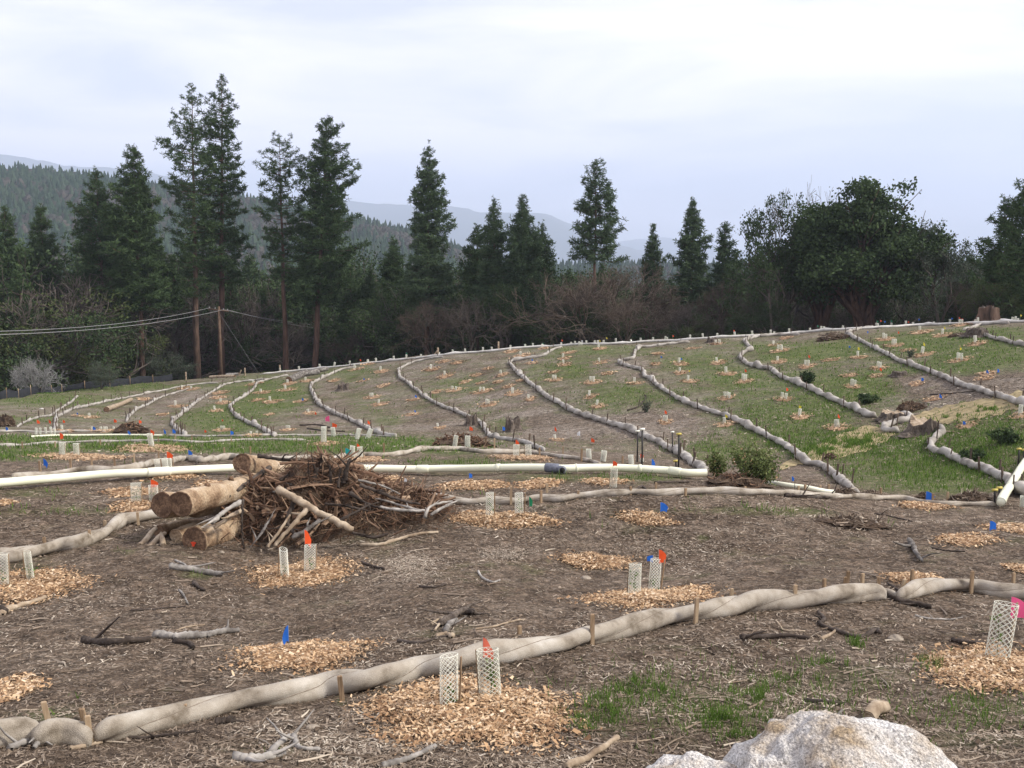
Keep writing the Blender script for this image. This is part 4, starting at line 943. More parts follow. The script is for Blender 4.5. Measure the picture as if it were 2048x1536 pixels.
NT = [
 (898,1420,1304,44,'mesh seedling tube without a flag, left one of the nearest pair',0.02,1),
 (981,1402,1290,46,'mesh seedling tube behind the salmon flag, right one of the nearest pair',-.02,-1),
 (570,1157,1095,28,'mesh seedling tube below the brush pile, left of the pair there',.04,-1),
 (620,1148,1088,24,'mesh seedling tube under the orange flag in front of the brush pile',.03,1),
 (5,1174,1112,25,'mesh seedling tube cut by the left edge on a chip mound',.02,1),
 (62,1163,1106,22,'mesh seedling tube second from the left edge on the same mound',.0,-1),
 (979,1036,984,19,'mesh seedling tube at centre, left of the pair near the green flag',.0,1),
 (1038,1033,985,20,'mesh seedling tube at centre beside the green flag',.07,1),
 (1268,1196,1126,29,'mesh seedling tube left of the one with orange and blue flags',.06,-1),
 (1307,1187,1116,28,'mesh seedling tube with orange and blue flags behind the long roll',.10,1),
 (1992,1326,1210,42,'mesh seedling tube with the pink flag near the right edge',.10,1),
 (273,1006,968,20,'mesh seedling tube behind the stacked logs, without a flag',.0,1),
 (308,1004,972,20,'mesh seedling tube with orange flag just behind the log ends',.0,1),
 (125,914,888,11,'slim seedling tube left of the pair above the left end of the pipe',.0,1),
 (154,913,889,11,'slim seedling tube right of the pair above the left end of the pipe',-.03,1),
 (318,946,919,12,'leftmost of the three tubes bunched behind the pipe joint',.02,1),
 (332,945,918,11,'middle of the three tubes bunched behind the pipe joint',.0,-1),
 (341,944,917,10,'rightmost of the three tubes bunched behind the pipe joint',.0,1),
 (304,896,868,10,'single seedling tube with orange flag on the green bench roll',.0,1),
 (648,887,854,11,'single tall tube on the green bench left of the leaning pair',.0,1),
 (668,874,855,9,'tube under the pink and orange flags at the slope foot',.0,1),
 (714,878,857,10,'left tube of the leaning pair at the slope foot',.22,1),
 (735,878,857,10,'right tube of the leaning pair at the slope foot',.25,1),
 (704,919,892,11,'seedling tube right of the teal flag behind the brush pile',.03,1),
 (722,919,894,11,'seedling tube under the orange flag behind the brush pile',-.02,1),
 (694,942,915,11,'seedling tube beside the teal flag half hidden by brush',.0,1),
 (909,894,871,9,'left tube of the pair behind the roll bend',.08,1),
 (935,894,872,11,'right tube of the pair behind the roll bend',-.03,1),
 (1032,917,889,13,'left tube of the pair above the pipe coupler',.05,1),
 (1057,916,889,13,'right tube of the pair above the pipe coupler',.0,-1),
 (1226,975,937,15,'tube with orange flag standing against the white pipe',.08,-1),
 (1178,919,898,10,'first tube right of the pipe coupler behind the roll',.0,1),
 (1206,923,901,11,'second tube right of the pipe coupler behind the roll',.08,1),
 (1263,928,910,11,'third tube right of the pipe coupler behind the roll',-.03,1),
 (1283,924,911,8,'small tube with orange flag left of the tall rods',.0,1),
 (2046,1014,994,11,'tube cut by the right edge beside the leaning pipe',.05,1)]
for xb, yb, yt, w_, lb, ln, ss_ in NT: seedling_tube(xb, yb, yt, w_, lb, 'mesh seedling tubes on the near ground', ln, stake_side=ss_)

def roll_x(k, v):
    px_ = sorted(HR[k], key=lambda q: q[1]); return float(np.interp(v, [q[1] for q in px_], [q[0] for q in px_]))
def zone(x, v): return sum(1 for k in range(11) if roll_x(k, v) < x)
def zone_text(z):
    if z == 0: return 'left of the first hillside roll'
    if z == 11: return 'beyond the last hillside roll'
    return f'between {ORD[z-1]} and {ORD[z]} hillside rolls'
HT_ = [(760,743,10),(861,739,10),(889,752,10),(1002,750,10),(904,781,9),(911,782,9),(960,784,10),(967,784,10),(1025,788,13),(973,810,12),(977,810,11),(1057,799,10),(741,795,9),(745,795,9),(757,809,10),(876,857,11),
 (1126,717,10),(1126,729,10),(1198,726,10),(1197,698,10),(1106,760,10),(1111,760,10),(1181,765,12),(1187,765,12),(1268,767,12),(1178,794,13),(1193,813,13),(1111,881,12),(1084,697,9),(1020,703,7),(1041,712,9),(709,739,10),(735,727,8),
 (575,768,9),(610,762,8),(571,780,10),(540,804,11),(521,785,7),(441,806,9),(429,822,10),(351,813,11),(617,827,9),(574,861,10),(578,861,10),(443,861,9),(448,861,9),(179,835,8),(382,779,6),(363,777,6),(506,768,7),(501,872,9),(514,871,9),
 (72,869,12),(80,869,12),(92,867,11),(102,867,12),(109,869,11),(203,863,9),(208,863,9),(213,863,9),(227,862,8),(270,865,12),(288,865,11),(185,863,9),(124,863,12),
 (1358,728,12),(1434,726,11),(1359,746,11),(1452,748,14),(1376,763,12),(1486,763,15),(1491,762,13),(1555,724,11),(1556,702,12),(1563,702,12),(1546,691,9),(1449,796,12),(1453,796,12),(1458,797,12),(1564,799,14),(1571,801,14),(1598,834,16),(1671,856,16),(1676,856,16),
 (1327,845,14),(1333,845,14),(1448,850,15),(1610,733,12),(1616,733,12),(1715,715,12),(1755,737,13),(1760,738,13),(1703,774,15),(1709,774,13),(1767,679,12),(1772,679,10),(1785,691,12),(1790,691,12),(1884,671,12),(1839,664,11),(1844,710,15),(1915,721,14),(1923,722,14),(1951,688,15),(2040,832,20),
 (1919,650,10),(1923,650,10),(1431,688,8),(1439,688,9)]
rt = random.Random(3)
zc = {}
order = sorted(range(len(HT_)), key=lambda i: HT_[i][1])
for i in order:
    x_, y_, h_ = HT_[i]; z = zone(x_, y_); n_ = zc.get(z, 0); zc[z] = n_+1
    seedling_tube(x_, y_, y_-h_, max(4.0, h_*.36), f'small pale seedling tube {zone_text(z)}, {ordw(n_)} going down', 'small seedling tubes on the hillside', rt.uniform(-.08, .08), tmpl=netB)
cx = [560,598,640,668,700,736,752,788,812,842,878,905,930,966,984,1020,1051,1066,1084,1123,1142,1150,1158,1163,1172,1190,1196,1207,1232,1262,1281,1306,1330,1334,1380,1406,1434,1470,1505,1541,1548,1578,1620,1641,1648,1685,1753,1756,1782,1811,1826,1868,1900,1951,1956,2003,2024,2030,2036]
for i, x_ in enumerate(cx):
    cy = float(np.interp(x_, [c_[0] for c_ in CREST], [c_[1] for c_ in CREST])) + 1.5
    seedling_tube(x_, cy, cy-rt.choice([5.5, 7, 8, 9]), 3.6, f'tiny pale tube on the crest skyline, {ordw(i) if i < 49 else ORD[len(cx)-1-i] + " from the right"}' + (' from the left' if i < 49 else ''), 'tiny tubes along the crest', rt.uniform(-.1, .1), tmpl=netB)

# ------------------------------------------------------------------ wood chip patches
def chip_patch(x, y, rx, ry, label, group, near=True):
    c = pix(x, y); D = hd(c); pa = pix(x, y+ry); pb = pix(x, y-ry)
    a_ = rx*D/F; b_ = min(max((hd(pb)-hd(pa))/2, a_*.35), a_*1.25)
    dirr = np.array([c[0], c[1]])/D; side = np.array([dirr[1], -dirr[0]])
    n_ = int((19000 if a_ > .6 else 10000)*min(1.0, rx/190)**1.15) if near else int(150+rx*7)
    n_ = max(n_, 140)
    th = rng.random(n_)*6.283; q = np.sqrt(rng.random(n_))**.95; q = np.where(rng.random(n_) < .10, 1+.35*rng.random(n_)**1.6, q)
    edge = 1 + .16*np.sin(th*2+x) + .09*np.sin(th*5+y) + rng.normal(0, .07, n_)
    px_ = np.cos(th)*q*edge*a_; py_ = np.sin(th)*q*edge*b_
    P = np.zeros((n_, 3)); P[:, :2] = c[:2] + px_[:, None]*side + py_[:, None]*dirr
    hgt = .055*min(1, a_/.6)*np.clip(1-q**2.2, 0, 1)*(.7+.6*vnoise(px_*4+9, py_*4+9, 5))
    P[:, 2] = zat(P[:, 0], P[:, 1]) + hgt + .008 + (0 if near else .045) + rng.random(n_)*.022
    s_ = max(1.0, D/14)
    Ln = (.011+rng.random(n_)**3*.055)*s_**.75; Wd = Ln*(.2+.3*rng.random(n_))
    V1, Q1, A1_ = flakes(P, Ln, Wd, .45, r=np.clip(rng.beta(1.5, 1.4, n_)-.12*(q > .85), 0, 1))
    # the packed core the loose chips lie on
    nr_, ns_ = 7, 28
    core = []
    for i in range(nr_):
        for j in range(ns_):
            t_ = j*6.283/ns_; qq = i/(nr_-1); e_ = (1+.16*math.sin(t_*2+x)+.09*math.sin(t_*5+y))*.84
            X, Y = math.cos(t_)*qq*e_*a_, math.sin(t_)*qq*e_*b_; w2 = c[:2]+X*side+Y*dirr
            core.append((w2[0], w2[1], float(zat(w2[0], w2[1])) + .042*min(1, a_/.6)*max(0, 1-qq**2.2) - .012*(qq > .9)))
    core = np.array(core); Qc = np.array([[i*ns_+j, i*ns_+(j+1) % ns_, (i+1)*ns_+(j+1) % ns_, (i+1)*ns_+j] for i in range(nr_-1) for j in range(ns_)])
    V_ = np.concatenate([V1, core]); Q_ = np.concatenate([Q1, Qc+len(V1)]); A_ = np.concatenate([A1_, np.full(len(core), .28)])
    o = mesh_obj('mulch_patch', V_-c, Q_, M['chips' if near and y > 940 else 'chipsfar'], smooth=False, attrs={'rnd': A_}); o.location = c
    return tag(o, label, 'mulch patch', group)
NP = [
 (940,1420,205,56,'broad mound of orange wood chips under the two nearest tubes'),
 (605,1315,116,30,'round chip patch with no tube beside the nearest blue flag'),
 (605,1151,92,28,'chip patch under the tube pair below the brush pile'),
 (60,1172,94,34,'chip mound under the tube pair at the left edge'),
 (12,1386,62,28,'chip patch cut by the left edge above the nearest roll'),
 (1002,1040,98,15,'chip patch under the centre tube pair near the green flag'),
 (1292,1040,62,12,'empty chip patch below the middle right blue flag'),
 (1190,1124,70,17,'empty chip patch left of the orange and blue flags'),
 (1302,1198,108,30,'chip patch under the tubes with orange and blue flags'),
 (1990,1345,125,42,'chip mound around the tube with the pink flag'),
 (1838,1158,62,15,'empty chip patch behind the right end of the nearest roll'),
 (1934,1083,58,12,'empty chip patch right of the dark curled branch'),
 (2032,1061,52,13,'chip patch beside the rightmost blue flag'),
 (1853,1013,48,9,'chip patch just below the roll near the big blue flag'),
 (2045,1140,32,12,'small chip patch cut by the right edge'),
 (945,971,64,20,'chip patch with a blue flag below the pipe'),
 (1080,968,50,12,'empty chip patch below the pipe coupler'),
 (1210,964,46,14,'chip patch at the foot of the tube against the pipe'),
 (742,962,58,14,'chip patch right of the brush pile below the pipe'),
 (1046,917,52,9,'chip patch under the pair above the pipe coupler'),
 (710,921,52,8,'chip patch under the pair behind the brush pile'),
 (652,887,30,4,'chip patch under the single tall bench tube'),
 (306,899,64,6,'chip patch under the single tube on the bench roll'),
 (160,914,70,9,'chip patch under the slim pair near the left edge'),
 (330,948,56,9,'chip patch in front of the pipe joint'),
 (266,986,46,11,'chip patch behind the stacked logs, farther one'),
 (268,1014,44,11,'chip patch under the pair behind the stacked logs'),
 (6,1007,22,9,'tiny chip patch at the left edge below the pipe'),
 (425,970,36,8,'chip patch glimpsed above the largest log')]
for x_, y_, rx, ry, lb in NP: chip_patch(x_, y_, rx, ry, lb, 'wood chip patches on the near ground')
lone = [(725,763,12,4),(668,762,12,3),(767,772,14,3),(825,801,13,4),(872,785,12,3),(930,765,12,3),(962,767,10,3),(976,738,10,3),(952,751,12,3),(996,765,12,3),(1041,762,10,3),(1017,774,14,3),(1215,748,14,3),(1107,745,12,3),(1063,727,12,3),(914,726,14,3),(887,724,14,3),(824,830,17,5),
 (1384,698,14,2.5),(1315,708,10,2.5),(1311,729,12,3),(1833,769,16,4),(1753,753,15,3),(1698,752,14,3),(1661,721,18,3),(1570,677,12,2),(1817,702,14,2.5),(1976,748,18,3),(1970,757,20,4),(1868,799,20,4),(1934,852,22,5),(540,830,12,4),(516,801,14,3),(603,803,14,3),(325,830,12,3),(287,799,15,4),(154,833,10,3),(441,786,16,3),(437,796,18,3),(590,742,12,2),(1138,706,14,2)]
hp = [(x_, y_, rx, ry, False) for x_, y_, rx, ry in lone]
seen = []
for x_, y_, h_ in HT_:
    if y_ > 866 and x_ < 300: continue
    if any(abs(x_-a_) < 14 and abs(y_-b_) < 4 for a_, b_ in seen): continue
    seen.append((x_, y_)); hp.append((x_+3, y_+.5, 11+h_*.5+rt.uniform(-3, 5), 2.1+h_*.14+max(0, (y_-780))*.03, True))
zc = {}
for x_, y_, rx, ry, tb in sorted(hp, key=lambda q: q[1]):
    z = zone(x_, y_); n_ = zc.get((z, tb), 0); zc[(z, tb)] = n_+1
    chip_patch(x_, y_, rx, ry, f"tan chip ring {'around tube' if tb else 'without tube'} {zone_text(z)}, {ordw(n_)} going down", 'wood chip rings on the hillside', near=False)

# ------------------------------------------------------------------ pin flags
def flag_meshes(seed):
    r = np.random.default_rng(seed); nx, nz = 7, 6; V_ = []
    droop = .35+.5*r.random()
    for i in range(nx):
        for j in range(nz):
            t, q = i/(nx-1), j/(nz-1)
            V_.append((t*.85*(1-.25*droop*q), .13*math.sin(t*5+q*2+seed)*(t), -q*(1-.45*t) - t*t*droop*.9))
    Q_ = [[i*nz+j, (i+1)*nz+j, (i+1)*nz+j+1, i*nz+j+1] for i in range(nx-1) for j in range(nz-1)]
    return np.array(V_), Q_
FM = [flag_meshes(s) for s in (1, 2, 3, 4)]
fcache = {}
def pin_flag(x, yt, w_, h_, ybase, col, label, group='pin flags marking the plantings', side=1, var=0, D=None):
    """x, yt: the flag's top at the pole; ybase: where its wire enters the ground"""
    p = pix(x, ybase); D = hd(p); Hh = (ybase-yt)*D/F*1.02
    e = empty('pin_flag', p, label, 'pin flag', group, rz=rng.normal(0, .3))
    key = (var, col)
    if key not in fcache:
        o = mesh_obj('flag', FM[var][0], FM[var][1], FL[col], e); fcache[key] = o.data
    else: o = bpy.data.objects.new('flag', fcache[key]); C.objects.link(o); o.parent = e
    o.location = (0, 0, Hh); o.scale = (side*w_*D/F*1.25, abs(w_*D/F), h_*D/F*1.12)
    V_, Q_ = sweep(np.array([[0,0,-.03],[0.004,0,Hh*.5],[0,0,Hh]]), max(.0022, D*.00008), 4); mesh_obj('wire', V_, Q_, M['wire'], e)
NF = [
 (966,1266,26,40,1388,'salmon','salmon red flag at the right tube of the nearest pair',1,0),
 (2014,1200,34,38,1322,'pink','hot pink flag on the tube near the right edge',1,1),
 (611,1058,14,28,1146,'orange','orange flag above the tube in front of the brush pile',1,3),
 (1316,1096,16,28,1187,'orange','orange flag above the tube behind the long roll',1,1),
 (1305,1108,-13,14,1180,'blue','narrow blue flag left of the orange flag behind the long roll',1,2),
 (578,1248,-12,32,1300,'blue','nearest blue flag beside the empty round chip patch',1,3),
 (1320,1004,16,18,1036,'blue','blue flag above the empty chip patch right of centre',1,0),
 (1978,1044,14,17,1072,'blue','rightmost blue flag beside its chip patch',1,2),
 (1851,984,16,16,1004,'blue','big blue flag just above the right end of the long roll',1,0),
 (1058,992,-7,20,1034,'green','dark green flag right of the centre tube pair',-1,1),
 (303,961,13,15,1002,'orange','orange flag behind the stacked logs',1,1),
 (335,905,11,12,944,'orange','orange flag above the bunched tubes at the pipe joint',1,0),
 (122,869,6,12,912,'orange','orange flag above the slim pair near the left edge',1,2),
 (88,919,9,13,945,'blue','blue flag above the left part of the pipe',1,3),
 (377,901,8,9,922,'blue','blue flag behind the roll left of the upper log',1,0),
 (302,861,7,10,892,'orange','orange flag on the single bench tube',1,1),
 (691,896,12,14,918,'teal','teal flag behind the brush pile',1,1),
 (714,887,8,10,917,'orange','orange flag right of the teal flag',1,0),
 (660,832,9,11,872,'pink','pink flag at the slope foot above the single tube',-1,1),
 (665,846,10,9,873,'orange','orange flag just below the pink one at the slope foot',1,2),
 (1031,879,8,9,915,'orange','orange flag on the pair above the pipe coupler',1,0),
 (1225,921,9,10,970,'orange','orange flag on the tube standing against the pipe',1,1),
 (1280,908,7,8,924,'orange','small orange flag left of the tall rods',1,2),
 (1303,918,8,12,937,'blue','blue flag right of the tall rods',1,3),
 (938,946,7,10,966,'blue','small blue flag on the chip patch below the pipe',1,2),
 (1583,953,5,9,972,'blue','blue flag behind the white pipe at the slope foot',1,0),
 (808,955,7,8,966,'white','pale flag lying low right of the brush pile',1,2),
 (939,853,7,8,868,'orange','orange flag below the small stump on the slope',1,0),
 (1005,853,6,8,866,'blue','blue flag left of the hollow stump',1,1),
 (1109,853,4,8,872,'orange','red flag above the tube right of the hollow stump',1,3),
 (1182,876,7,8,890,'orange','lone orange flag low on the bare slope',1,0),
 (1160,862,6,9,885,'white','white flag low on the bare slope',-1,1)]
for x_, yt, w_, h_, yb, c_, lb, sd2, vr in NF: pin_flag(x_, yt, w_, h_, yb, c_, lb, side=sd2, var=vr)
HF = [(328,859,6,'blue'),(345,859,6,'blue'),(461,862,6,'blue'),(256,862,5,'blue'),(186,854,5,'blue'),(12,855,5,'blue'),(74,841,5,'orange'),(98,840,5,'orange'),(126,841,4,'orange'),(228,839,5,'orange'),(278,841,5,'orange'),(409,860,4,'orange'),
 (604,796,4,'blue'),(154,826,3,'blue'),(830,790,4,'blue'),(829,820,3,'blue'),(727,756,3,'blue'),(630,824,4,'orange'),(735,841,5,'orange'),(444,839,3,'orange'),(1329,821,5,'orange'),(1597,811,5,'yellow'),(1675,829,5,'orange'),(1572,776,5,'orange'),(1489,739,4,'orange'),(1450,829,5,'yellow'),(1377,740,3,'yellow'),(1715,695,4,'yellow'),(1616,710,4,'orange'),(1846,686,4,'yellow'),(1919,696,4,'yellow'),(1842,756,5,'blue'),(1878,789,5,'blue'),(1925,843,5,'blue'),(1972,741,4,'blue'),(1994,739,5,'blue'),(1321,712,3,'blue'),(1361,716,3,'blue'),(1795,664,3,'orange'),(1697,692,3,'blue'),(1759,736,4,'orange'),(1887,655,3,'yellow'),(1734,663,3,'blue'),(1063,718,3,'blue')]
zc = {}
for i, (x_, y_, s_, c_) in enumerate(sorted(HF, key=lambda q: q[1])):
    z = zone(x_, y_); n_ = zc.get((z, c_), 0); zc[(z, c_)] = n_+1
    pin_flag(x_, y_, s_, s_*1.3, y_+12, c_, f'tiny {c_} flag {zone_text(z)}, {ordw(n_)} such going down', 'tiny flags on the hillside', var=i % 4)
cf = [(720,'orange'),(812,'green'),(905,'green'),(1048,'green'),(1085,'green'),(1123,'orange'),(1163,'white'),(1198,'yellow'),(1212,'yellow'),(1345,'orange'),(1467,'orange'),(1634,'green'),(1753,'green'),(1760,'orange'),(1768,'blue'),(1781,'green'),(1815,'orange'),(1836,'blue'),(1902,'blue'),(1917,'orange'),(1923,'orange'),(2040,'yellow')]
for i, (x_, c_) in enumerate(cf):
    cy = float(np.interp(x_, [q[0] for q in CREST], [q[1] for q in CREST]))
    pin_flag(x_, cy-rt.uniform(7, 12), 2.8, 3.4, cy+1, c_, f'tiny {c_} flag on the crest skyline, {ordw(i)} of the crest flags', 'tiny flags along the crest', var=i % 4)
# ------------------------------------------------------------------ white pipes
def pipe(px, dpx, label, name='pvc_pipe', h=.06, joints=(), capped=False):
    Ds = [hd(pix(u, v)) for u, v in px]; r_ = float(np.mean([dpx*D/F/2 for D in Ds]))
    G = np.array([pix(u, v, r_+h) for u, v in px]); 
    P = spline(G, max(30, len(px)*8)); g = zat(P[:, 0], P[:, 1])
    k = 21 if len(P) > 40 else 9; gs = np.convolve(np.pad(g, k//2, mode='edge'), np.ones(k)/k, 'valid'); P[:, 2] = gs + r_ + h
    e = empty(name, P[0], label, 'pipe')
    V_, Q_ = sweep(P-P[0], r_, 20, cap=False); mesh_obj('pipe_wall', V_, Q_, M['pipe'], e)
    V_, Q_ = sweep(P[[0, 1]]-P[0], r_*.9, 20); mesh_obj('end_cap' if capped else 'bore_shade_disc', V_, Q_, M['pipe' if capped else 'boreshade'], e)  # uncapped end: solid disc, its black painted for the shade within
    for jx, jw in joints:
        pu, pv_ = project(P); i = int(np.argmin(abs(pu-jx))); i0 = max(0, i-1); T = P[i+1]-P[i0]; T /= np.linalg.norm(T); c = P[i]-P[0]
        seg = np.array([c-T*jw/2, c-T*jw*.46, c+T*jw*.4, c+T*jw/2]); V_, Q_ = sweep(seg, [r_*1.02, r_*1.14, r_*1.14, r_*1.02], 20); mesh_obj('joint_sleeve', V_, Q_, M['pipe'], e)
    return P, r_, e
P1, r1, e1 = pipe([(-90,971),(0,965),(103,958),(205,950),(304,942),(376,939),(465,937),(560,937),(655,937),(747,938),(839,938.5),(908,938),(993,936),(1096,934),(1130,934.5),(1181,935),(1240,936),(1300,938),(1337,941),(1373,944),(1412,947)], 14.5, 'long white plastic pipe crossing the site on the ground behind the brush pile', joints=((322,.5),(848,.30),(668,.2),(995,.1),(1155,.05),(1276,.08),(1350,.3)))
pu, pv_ = project(P1); i = int(np.argmin(abs(pu-1106))); c = P1[i]; T = P1[i+1]-P1[i-1]; T /= np.linalg.norm(T)
cpl = empty('pipe_coupler', c, 'dark grey coupler with open round outlet on the white pipe', 'pipe coupler')
V_, Q_ = sweep(np.array([-T*.18, -T*.16, T*.15, T*.17]), [r1*1.1, r1*1.2, r1*1.2, r1*1.1], 20); mesh_obj('sleeve', V_, Q_, M['pipedark'], cpl)
o0 = T*.17; od = np.array([.25, -1, .02]); od /= np.linalg.norm(od)
V_, Q_ = sweep(np.array([o0+od*-.05, o0+od*.16, o0+od*.20, o0+od*.20]), [r1*.9, r1*.95, r1*1.12, r1*.7], 20); mesh_obj('outlet', V_, Q_, M['pipedark'], cpl)
V_, Q_ = sweep(np.array([o0+od*.15, o0+od*.203]), r1*.72, 20); mesh_obj('bore_shade_disc', V_, Q_, M['boreshade'], cpl)  # closed black disc paints the shade inside the outlet
pipe([(1530,964),(1556,967),(1592,973),(1629,978),(1668,985)], 9, 'short stretch of white pipe emerging right of the flowering bush', h=.03)
pipe([(2002,1001),(2020,972),(2034,950),(2050,925),(2085,870)], 13, 'white pipe leaning up the slope at the right edge', h=.10, capped=True)
pipe([(62,872.5),(137,871),(240,869.5),(325,870.5)], 3.4, 'thin white pipe lying on the green bench at left', h=.02)
def rod(xb, yb, yt, label, cap='rodcap'):
    p = pix(xb, yb); D = hd(p); H_ = (yb-yt)*D/F*1.02
    e = empty('metal_rod', p, label, 'metal rod', 'metal rods holding the pipes')
    V_, Q_ = sweep(np.array([[0,0,-.1],[.01,0,H_*.5],[0,0,H_]]), .022, 6); mesh_obj('shaft', V_, Q_, M['rod'], e)
    V_, Q_ = sweep(np.array([[-.06,0,H_],[.06,0,H_+.005]]), .03, 6); mesh_obj('cap', V_, Q_, M[cap], e)
for a_ in [(1274,924,862,'left one of the two tall dark rods at the pipe','net'),(1283,948,858,'right one of the two tall dark rods at the pipe','net'),(1344,906,864,'rod with white cap right of the tall pair','net'),(1356,949,868,'rod with yellow cap standing in front of the pipe end','rodcap'),
           (1351,947,922,'short rod with yellow cap at the pipe end','rodcap'),(2036,931,901,'dark rod with yellow cap beside the leaning pipe','rodcap'),(2046,935,903,'outer dark rod cut off at the right edge','rodcap'),(1988,1005,982,'short rod left of the leaning pipe foot','rodcap'),(1997,1004,978,'short rod touching the leaning pipe foot','rodcap')]: rod(*a_)

# ------------------------------------------------------------------ jute matting on the slope
def mat_sheet(poly, label, seed):
    us = np.linspace(min(p[0] for p in poly), max(p[0] for p in poly), 60)
    up = sorted([p for p in poly if p[2] == 1]); lo = sorted([p for p in poly if p[2] == 0])
    top = np.interp(us, [p[0] for p in up], [p[1] for p in up]); bot = np.interp(us, [p[0] for p in lo], [p[1] for p in lo])
    wob = (vnoise(us/11, us*0, 70)-.5)*7; top = top+wob; bot = bot-wob*.8+(vnoise(us/5, us*0, 71)-.5)*4; bot = np.maximum(bot, top+2)
    G = np.array([[pix(u, t*(1-q)+b*q) for q in np.linspace(0, 1, 16)] for u, t, b in zip(us, top, bot)])
    G[..., 2] = zat(G[..., 0], G[..., 1]) + .02
    n1, n2 = G.shape[:2]; i = np.arange(n1-1)[:, None]*n2; j = np.arange(n2-1)[None]
    Q_ = np.stack([i+j, i+j+1, i+n2+j+1, i+n2+j], -1).reshape(-1, 4)
    tag(mesh_obj('jute_mat', G.reshape(-1, 3), Q_, M['jute']), label, 'erosion mat')
mat_sheet([(1822,832,1),(1900,808,1),(1990,794,1),(2048,780,1),(2110,765,1),(1822,838,0),(1875,848,0),(1900,850,0),(1960,838,0),(2010,826,0),(2048,814,0),(2110,800,0)], 'tan erosion mat on the slope right of the curled roll', 1)
mat_sheet([(1560,932,1),(1600,908,1),(1660,880,1),(1700,862,1),(1750,850,1),(1790,865,1),(1560,942,0),(1610,928,0),(1680,916,0),(1740,900,0),(1790,872,0)], 'grassed over tan erosion mat below the large slope stump', 2)
add_grass_px = []
def grass_patch(regs, n, h0, h1, label):
    u = []; v = []
    for x_, y_, rx, ry, w_ in regs:
        k = int(n*w_); a_ = rng.normal(0, .5, (k, 2)); u.append(x_+a_[:, 0]*rx); v.append(y_+a_[:, 1]*ry)
    u = np.concatenate(u); v = np.concatenate(v); nz = vnoise(u/14+60, v/5+60, 33); k_ = nz > .42 + rng.random(len(u))*.25; u, v = u[k_], v[k_]
    base = np.array([pix(a_, b_) for a_, b_ in zip(u, v)]); k = len(base); D = np.hypot(base[:, 0], base[:, 1])
    h = h0+rng.random(k)*(h1-h0); wd = np.maximum(.004, D*.0004)*(.7+.6*rng.random(k)); yaw = rng.random(k)*6.28
    a_ = np.stack([np.cos(yaw), np.sin(yaw), 0*yaw], 1)*wd[:, None]; lean = rng.normal(0, .3, (k, 2))*h[:, None]
    tip = base+np.concatenate([lean, h[:, None]], 1)
    V_ = np.stack([base-a_, base+a_, tip+a_*.3, tip-a_*.3], 1).reshape(-1, 3)
    tag(mesh_obj('grass', V_, np.arange(4*k).reshape(-1, 4), M['grass'], smooth=False, attrs={'rnd': np.repeat(rng.random(k), 4)}), label, 'grass', kind='stuff')
grass_patch([(1680,890,60,14,.35),(1740,882,40,14,.2),(1640,905,50,12,.2),(1900,838,60,7,.12),(1960,820,40,6,.08)], 5200, .07, .16, 'green grass growing up through the tan mats')
grass_patch([(1200,1425,70,30,.09),(1235,1395,50,22,.07),(1290,1375,80,26,.09),(1180,1450,50,20,.05),(1450,1440,90,30,.09),(1520,1390,80,14,.12),(1600,1360,70,14,.08),(1660,1330,60,10,.06),(1710,1290,20,10,.04),(1440,1440,30,18,.05),(1860,1330,30,14,.04),(1480,1475,50,12,.05),(1400,1400,300,90,.3),(1700,1400,300,80,.2),(1950,1430,120,50,.1)], 5200, .03, .10, 'clumps of bright green grass in front of the white boulder')

